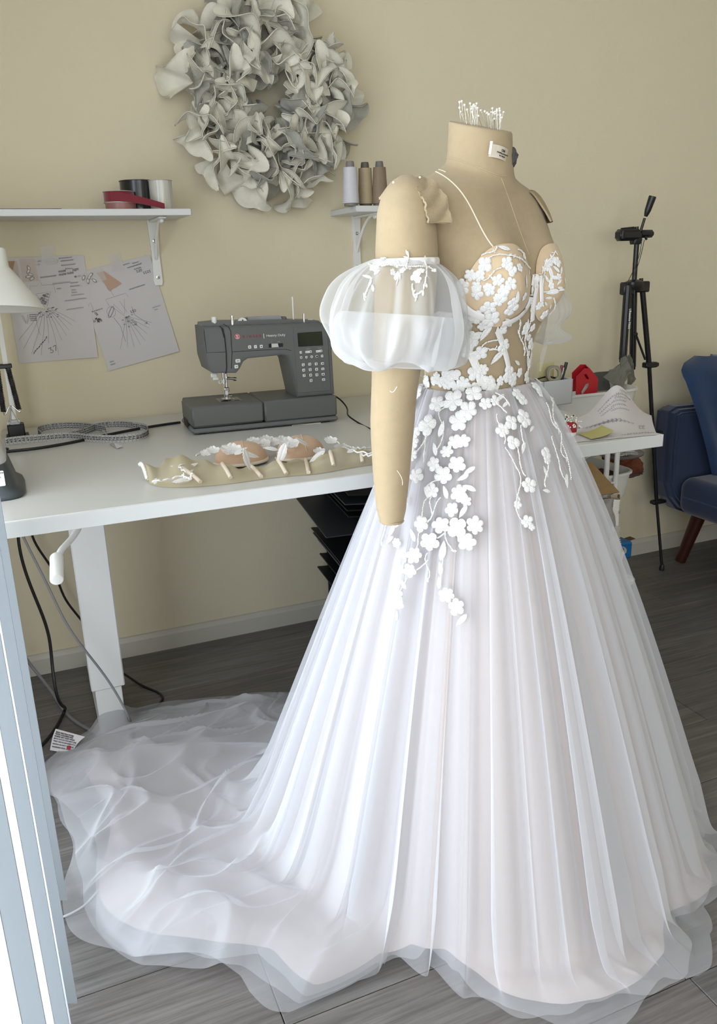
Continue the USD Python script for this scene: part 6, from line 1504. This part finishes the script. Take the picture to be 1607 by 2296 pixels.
solo('throw_blanket', slab(np.array(rows), .010), ch2_m, 'blue velvet throw hung over the back of the chair', 'throw', smooth=50)
# ------------------------------------------------------------------ corset lying on the desk
cz = thing('corset_bodice', 'unfinished sheer nude corset with lace flowers lying on the desk', 'corset', (.5, 1.62, DZ))
net_m = sheer('nude_net', (.66, .58, .40), .30, .3); bonec_m = M('bone_nude', (.66, .56, .43), .7, bump=(500, .5), stretch=(1, 1, 1))
pk_m = M('cup_peach', (.56, .365, .235), .75, sheen=.2, bump=(120, .15))
bot = smooth_path([P(x, y, 2, DZ + .002) for x, y in ((334, 1078), (372, 1092), (440, 1091), (500, 1086), (560, 1078), (640, 1068), (700, 1063), (770, 1052), (850, 1040))], 60)
topl = smooth_path([P(x, y, 2, DZ + h) for x, y, h in ((316, 1042, .030), (350, 1046, .022), (385, 1024, .030), (440, 1030, .026), (500, 1042, .017), (545, 1049, .012), (590, 1044, .014), (640, 1034, .016), (700, 1028, .016), (745, 1008, .036), (800, 1010, .026), (852, 1006, .024))], 60)
u = np.linspace(0, 1, 60); gz = []
for b in np.linspace(0, 1, 14):
    w = bot * (1 - b) + topl * b
    w = w + V(0, 0, 1) * (.012 * np.sin(PI * b) * (1 + np.sin(u * 34 + 1)) * .6 + .004 * np.sin(u * 70) * b)[:, None]
    w[:, 2] = np.maximum(w[:, 2], DZ + .0012); gz.append(w)
gz = np.array(gz)
part(cz, 'net_panel', slab(gz, .0008), net_m, smooth=True)
def gzp(a, b, up=.0):
    i, j = b * 13, a * 59; i0, j0 = min(int(i), 12), min(int(j), 58); fi, fj = i - i0, j - j0
    return gz[i0, j0] * (1 - fi) * (1 - fj) + gz[i0 + 1, j0] * fi * (1 - fj) + gz[i0, j0 + 1] * (1 - fi) * fj + gz[i0 + 1, j0 + 1] * fi * fj + V(0, 0, up)
corset_grid = tri(gz.reshape(-1, 3), grid_faces(14, 60))
for pts in ([(408, 1052), (440, 1075), (452, 1086)], [(480, 1022), (500, 1045), (515, 1070), (519, 1078)], [(535, 1042), (565, 1050), (580, 1065), (588, 1075)], [(612, 1024), (630, 1045), (640, 1062), (644, 1068)], [(681, 1020), (687, 1042), (691, 1062)], [(736, 1000), (741, 1020), (747, 1046)], [(809, 1020), (812, 1040)]):
    hp, hn = raycast(corset_grid, smooth_path(pts, 16)); hp = [h for h in hp if h is not None]
    if len(hp) < 4: continue
    c = smooth_path(np.array(hp)[::2] if len(hp) > 8 else hp, 20) + V(0, -.002, .003)
    part(cz, 'boning_channel', tube(c, .0044, 10), bonec_m)
for (x, y, hx, hz, sd) in ((540, 1014, .058, .046, 1), (672, 1002, .055, .048, 2)):
    c = P(x, y + 22, 2, DZ + .004); th_, ph_ = np.meshgrid(np.linspace(0, PI * .5, 16), np.linspace(0, 2 * PI, 40, endpoint=False), indexing='ij')
    k = 1 + .04 * np.sin(ph_ * 3 + sd)
    g = c + np.stack([hx * np.sin(th_) * np.cos(ph_) * k, .045 * np.sin(th_) * np.sin(ph_), hz * np.cos(th_) ** .8], -1)
    v, f = tri(*closed_ring(g)); cpn = part(cz, 'cup', (v, f), pk_m, smooth=True)
    a = np.linspace(-1.3, 1.3, 24); part(cpn, 'seam', tube(np.stack([c[0] + .006 + hx * .10 * np.sin(a * 2), c[1] + .045 * np.sin(a) * 1.0, c[2] + hz * np.cos(a) ** .8 + .0006], -1), .0008, 6), bonec_m)
    part(cpn, 'wire_casing', tube(smooth_path([c + V(hx * 1.02 * math.cos(t), .046 * math.sin(t), .004) for t in np.linspace(PI * 1.02, 2 * PI * .99, 24)], 40), .0036, 8), bonec_m)
eyes_ = [gzp(.0, b, .0) for b in np.linspace(.02, .98, 14)]
part(cz, 'back_edge', tube(smooth_path(eyes_, 40), .0035, 8), bonec_m)
for e_ in eyes_[1:-1:1]:
    part(cz, 'loop', lathe([(0, -.002), (.0042, -.0015), (.0046, .001), (.002, .0035), (0, .004)], 12, e_ + V(-.003, -.001, .001), (-.8, -.3, .3)), lace2_m)
pt_m = thin('organza_white', (.80, .775, .73), .3)
def petal_flower(c, R_, sd, up=V(0, -.35, 1)):
    r_ = np.random.default_rng(sd); up = up / np.linalg.norm(up); F = frame(c, (1, .1, .1), z=up); ms = []
    for k in range(5):
        a = 2 * PI * k / 5 + r_.uniform(-.2, .2); s_, t = np.meshgrid(np.linspace(.05, 1, 8), np.linspace(-1, 1, 9), indexing='ij')
        w = .55 * np.sin(PI * np.clip(s_ * .86 + .06, 0, 1)) ** .7; x = s_ * R_; y = w * t * R_; z = R_ * (.10 + .28 * s_ ** 2 - .12 * (1 - t * t) * s_ + .05 * np.sin(t * 6 + sd + k) * s_)
        g = np.stack([x * math.cos(a) - y * math.sin(a), x * math.sin(a) + y * math.cos(a), z], -1); ms.append(xf(slab(g, .0007), F))
    return join(*ms)
for k, (x, y, h, R_) in enumerate(((518, 1012, .042, .022), (648, 998, .044, .023), (478, 1012, .044, .014), (742, 990, .052, .014), (590, 998, .030, .018), (614, 994, .030, .016), (568, 992, .030, .016), (630, 988, .028, .015), (598, 988, .022, .017), (716, 1014, .030, .013), (462, 1018, .040, .012))):
    part(cz, 'organza_flower', petal_flower(P(x, y, 2, DZ + h), R_, 60 + k), pt_m, smooth=50)
for k, (x, y, h, R_, a) in enumerate(((552, 1030, .040, .026, -80), (560, 1020, .045, .022, -40), (632, 1018, .042, .026, -100), (678, 992, .056, .020, -50), (636, 1006, .05, .018, 60), (711, 1024, .026, .020, -130), (418, 1066, .016, .018, 40), (400, 1050, .020, .018, 150), (428, 1046, .022, .016, 20), (408, 1078, .010, .02, 190), (540, 1012, .05, .016, 30), (606, 1006, .045, .016, 160), (760, 1000, .04, .014, 0), (790, 1010, .034, .014, 20))):
    c = P(x, y, 2, DZ + h); v, f = LF[k % 5]; a = math.radians(a)
    part(cz, 'organza_leaf', xf((v * V(R_, R_, R_), f), frame(c, (math.cos(a), .2, math.sin(a) * .6), z=(0, -.6, .8))), pt_m)
for pts in ([(345, 1080), (370, 1076), (395, 1070), (408, 1066), (405, 1050), (415, 1040)], [(408, 1066), (425, 1072), (430, 1060)], [(440, 1022), (470, 1012), (490, 1008)], [(540, 1000), (580, 996), (620, 990), (650, 985)], [(560, 990), (600, 986), (640, 992)], [(750, 990), (770, 1000), (800, 1012), (830, 1016), (850, 1010)], [(760, 1004), (790, 1006), (815, 1020), (850, 1018)], [(770, 996), (800, 1004), (840, 1004)], [(628, 1000), (640, 1012), (634, 1024)]):
    c = smooth_path([P(x, y, 2, DZ + .030 + .004 * math.sin(x)) for x, y in pts], 40); s_ = np.arange(40)
    part(cz, 'lace_cord', tube(c + .0016 * np.stack([np.sin(s_ * .9), np.cos(s_ * 1.3), np.sin(s_ * 1.1)], -1), .0016, 7), lace2_m)
for k in range(9): part(cz, 'lace_motif', xf((FL[k % 8][0] * .011, FL[k % 8][1]), frame(P(352 + 9 * k, 1079 - (k % 3) * 2, 2, DZ + .006), (1, 0, 0), z=(0, -.3, 1))), lace2_m)
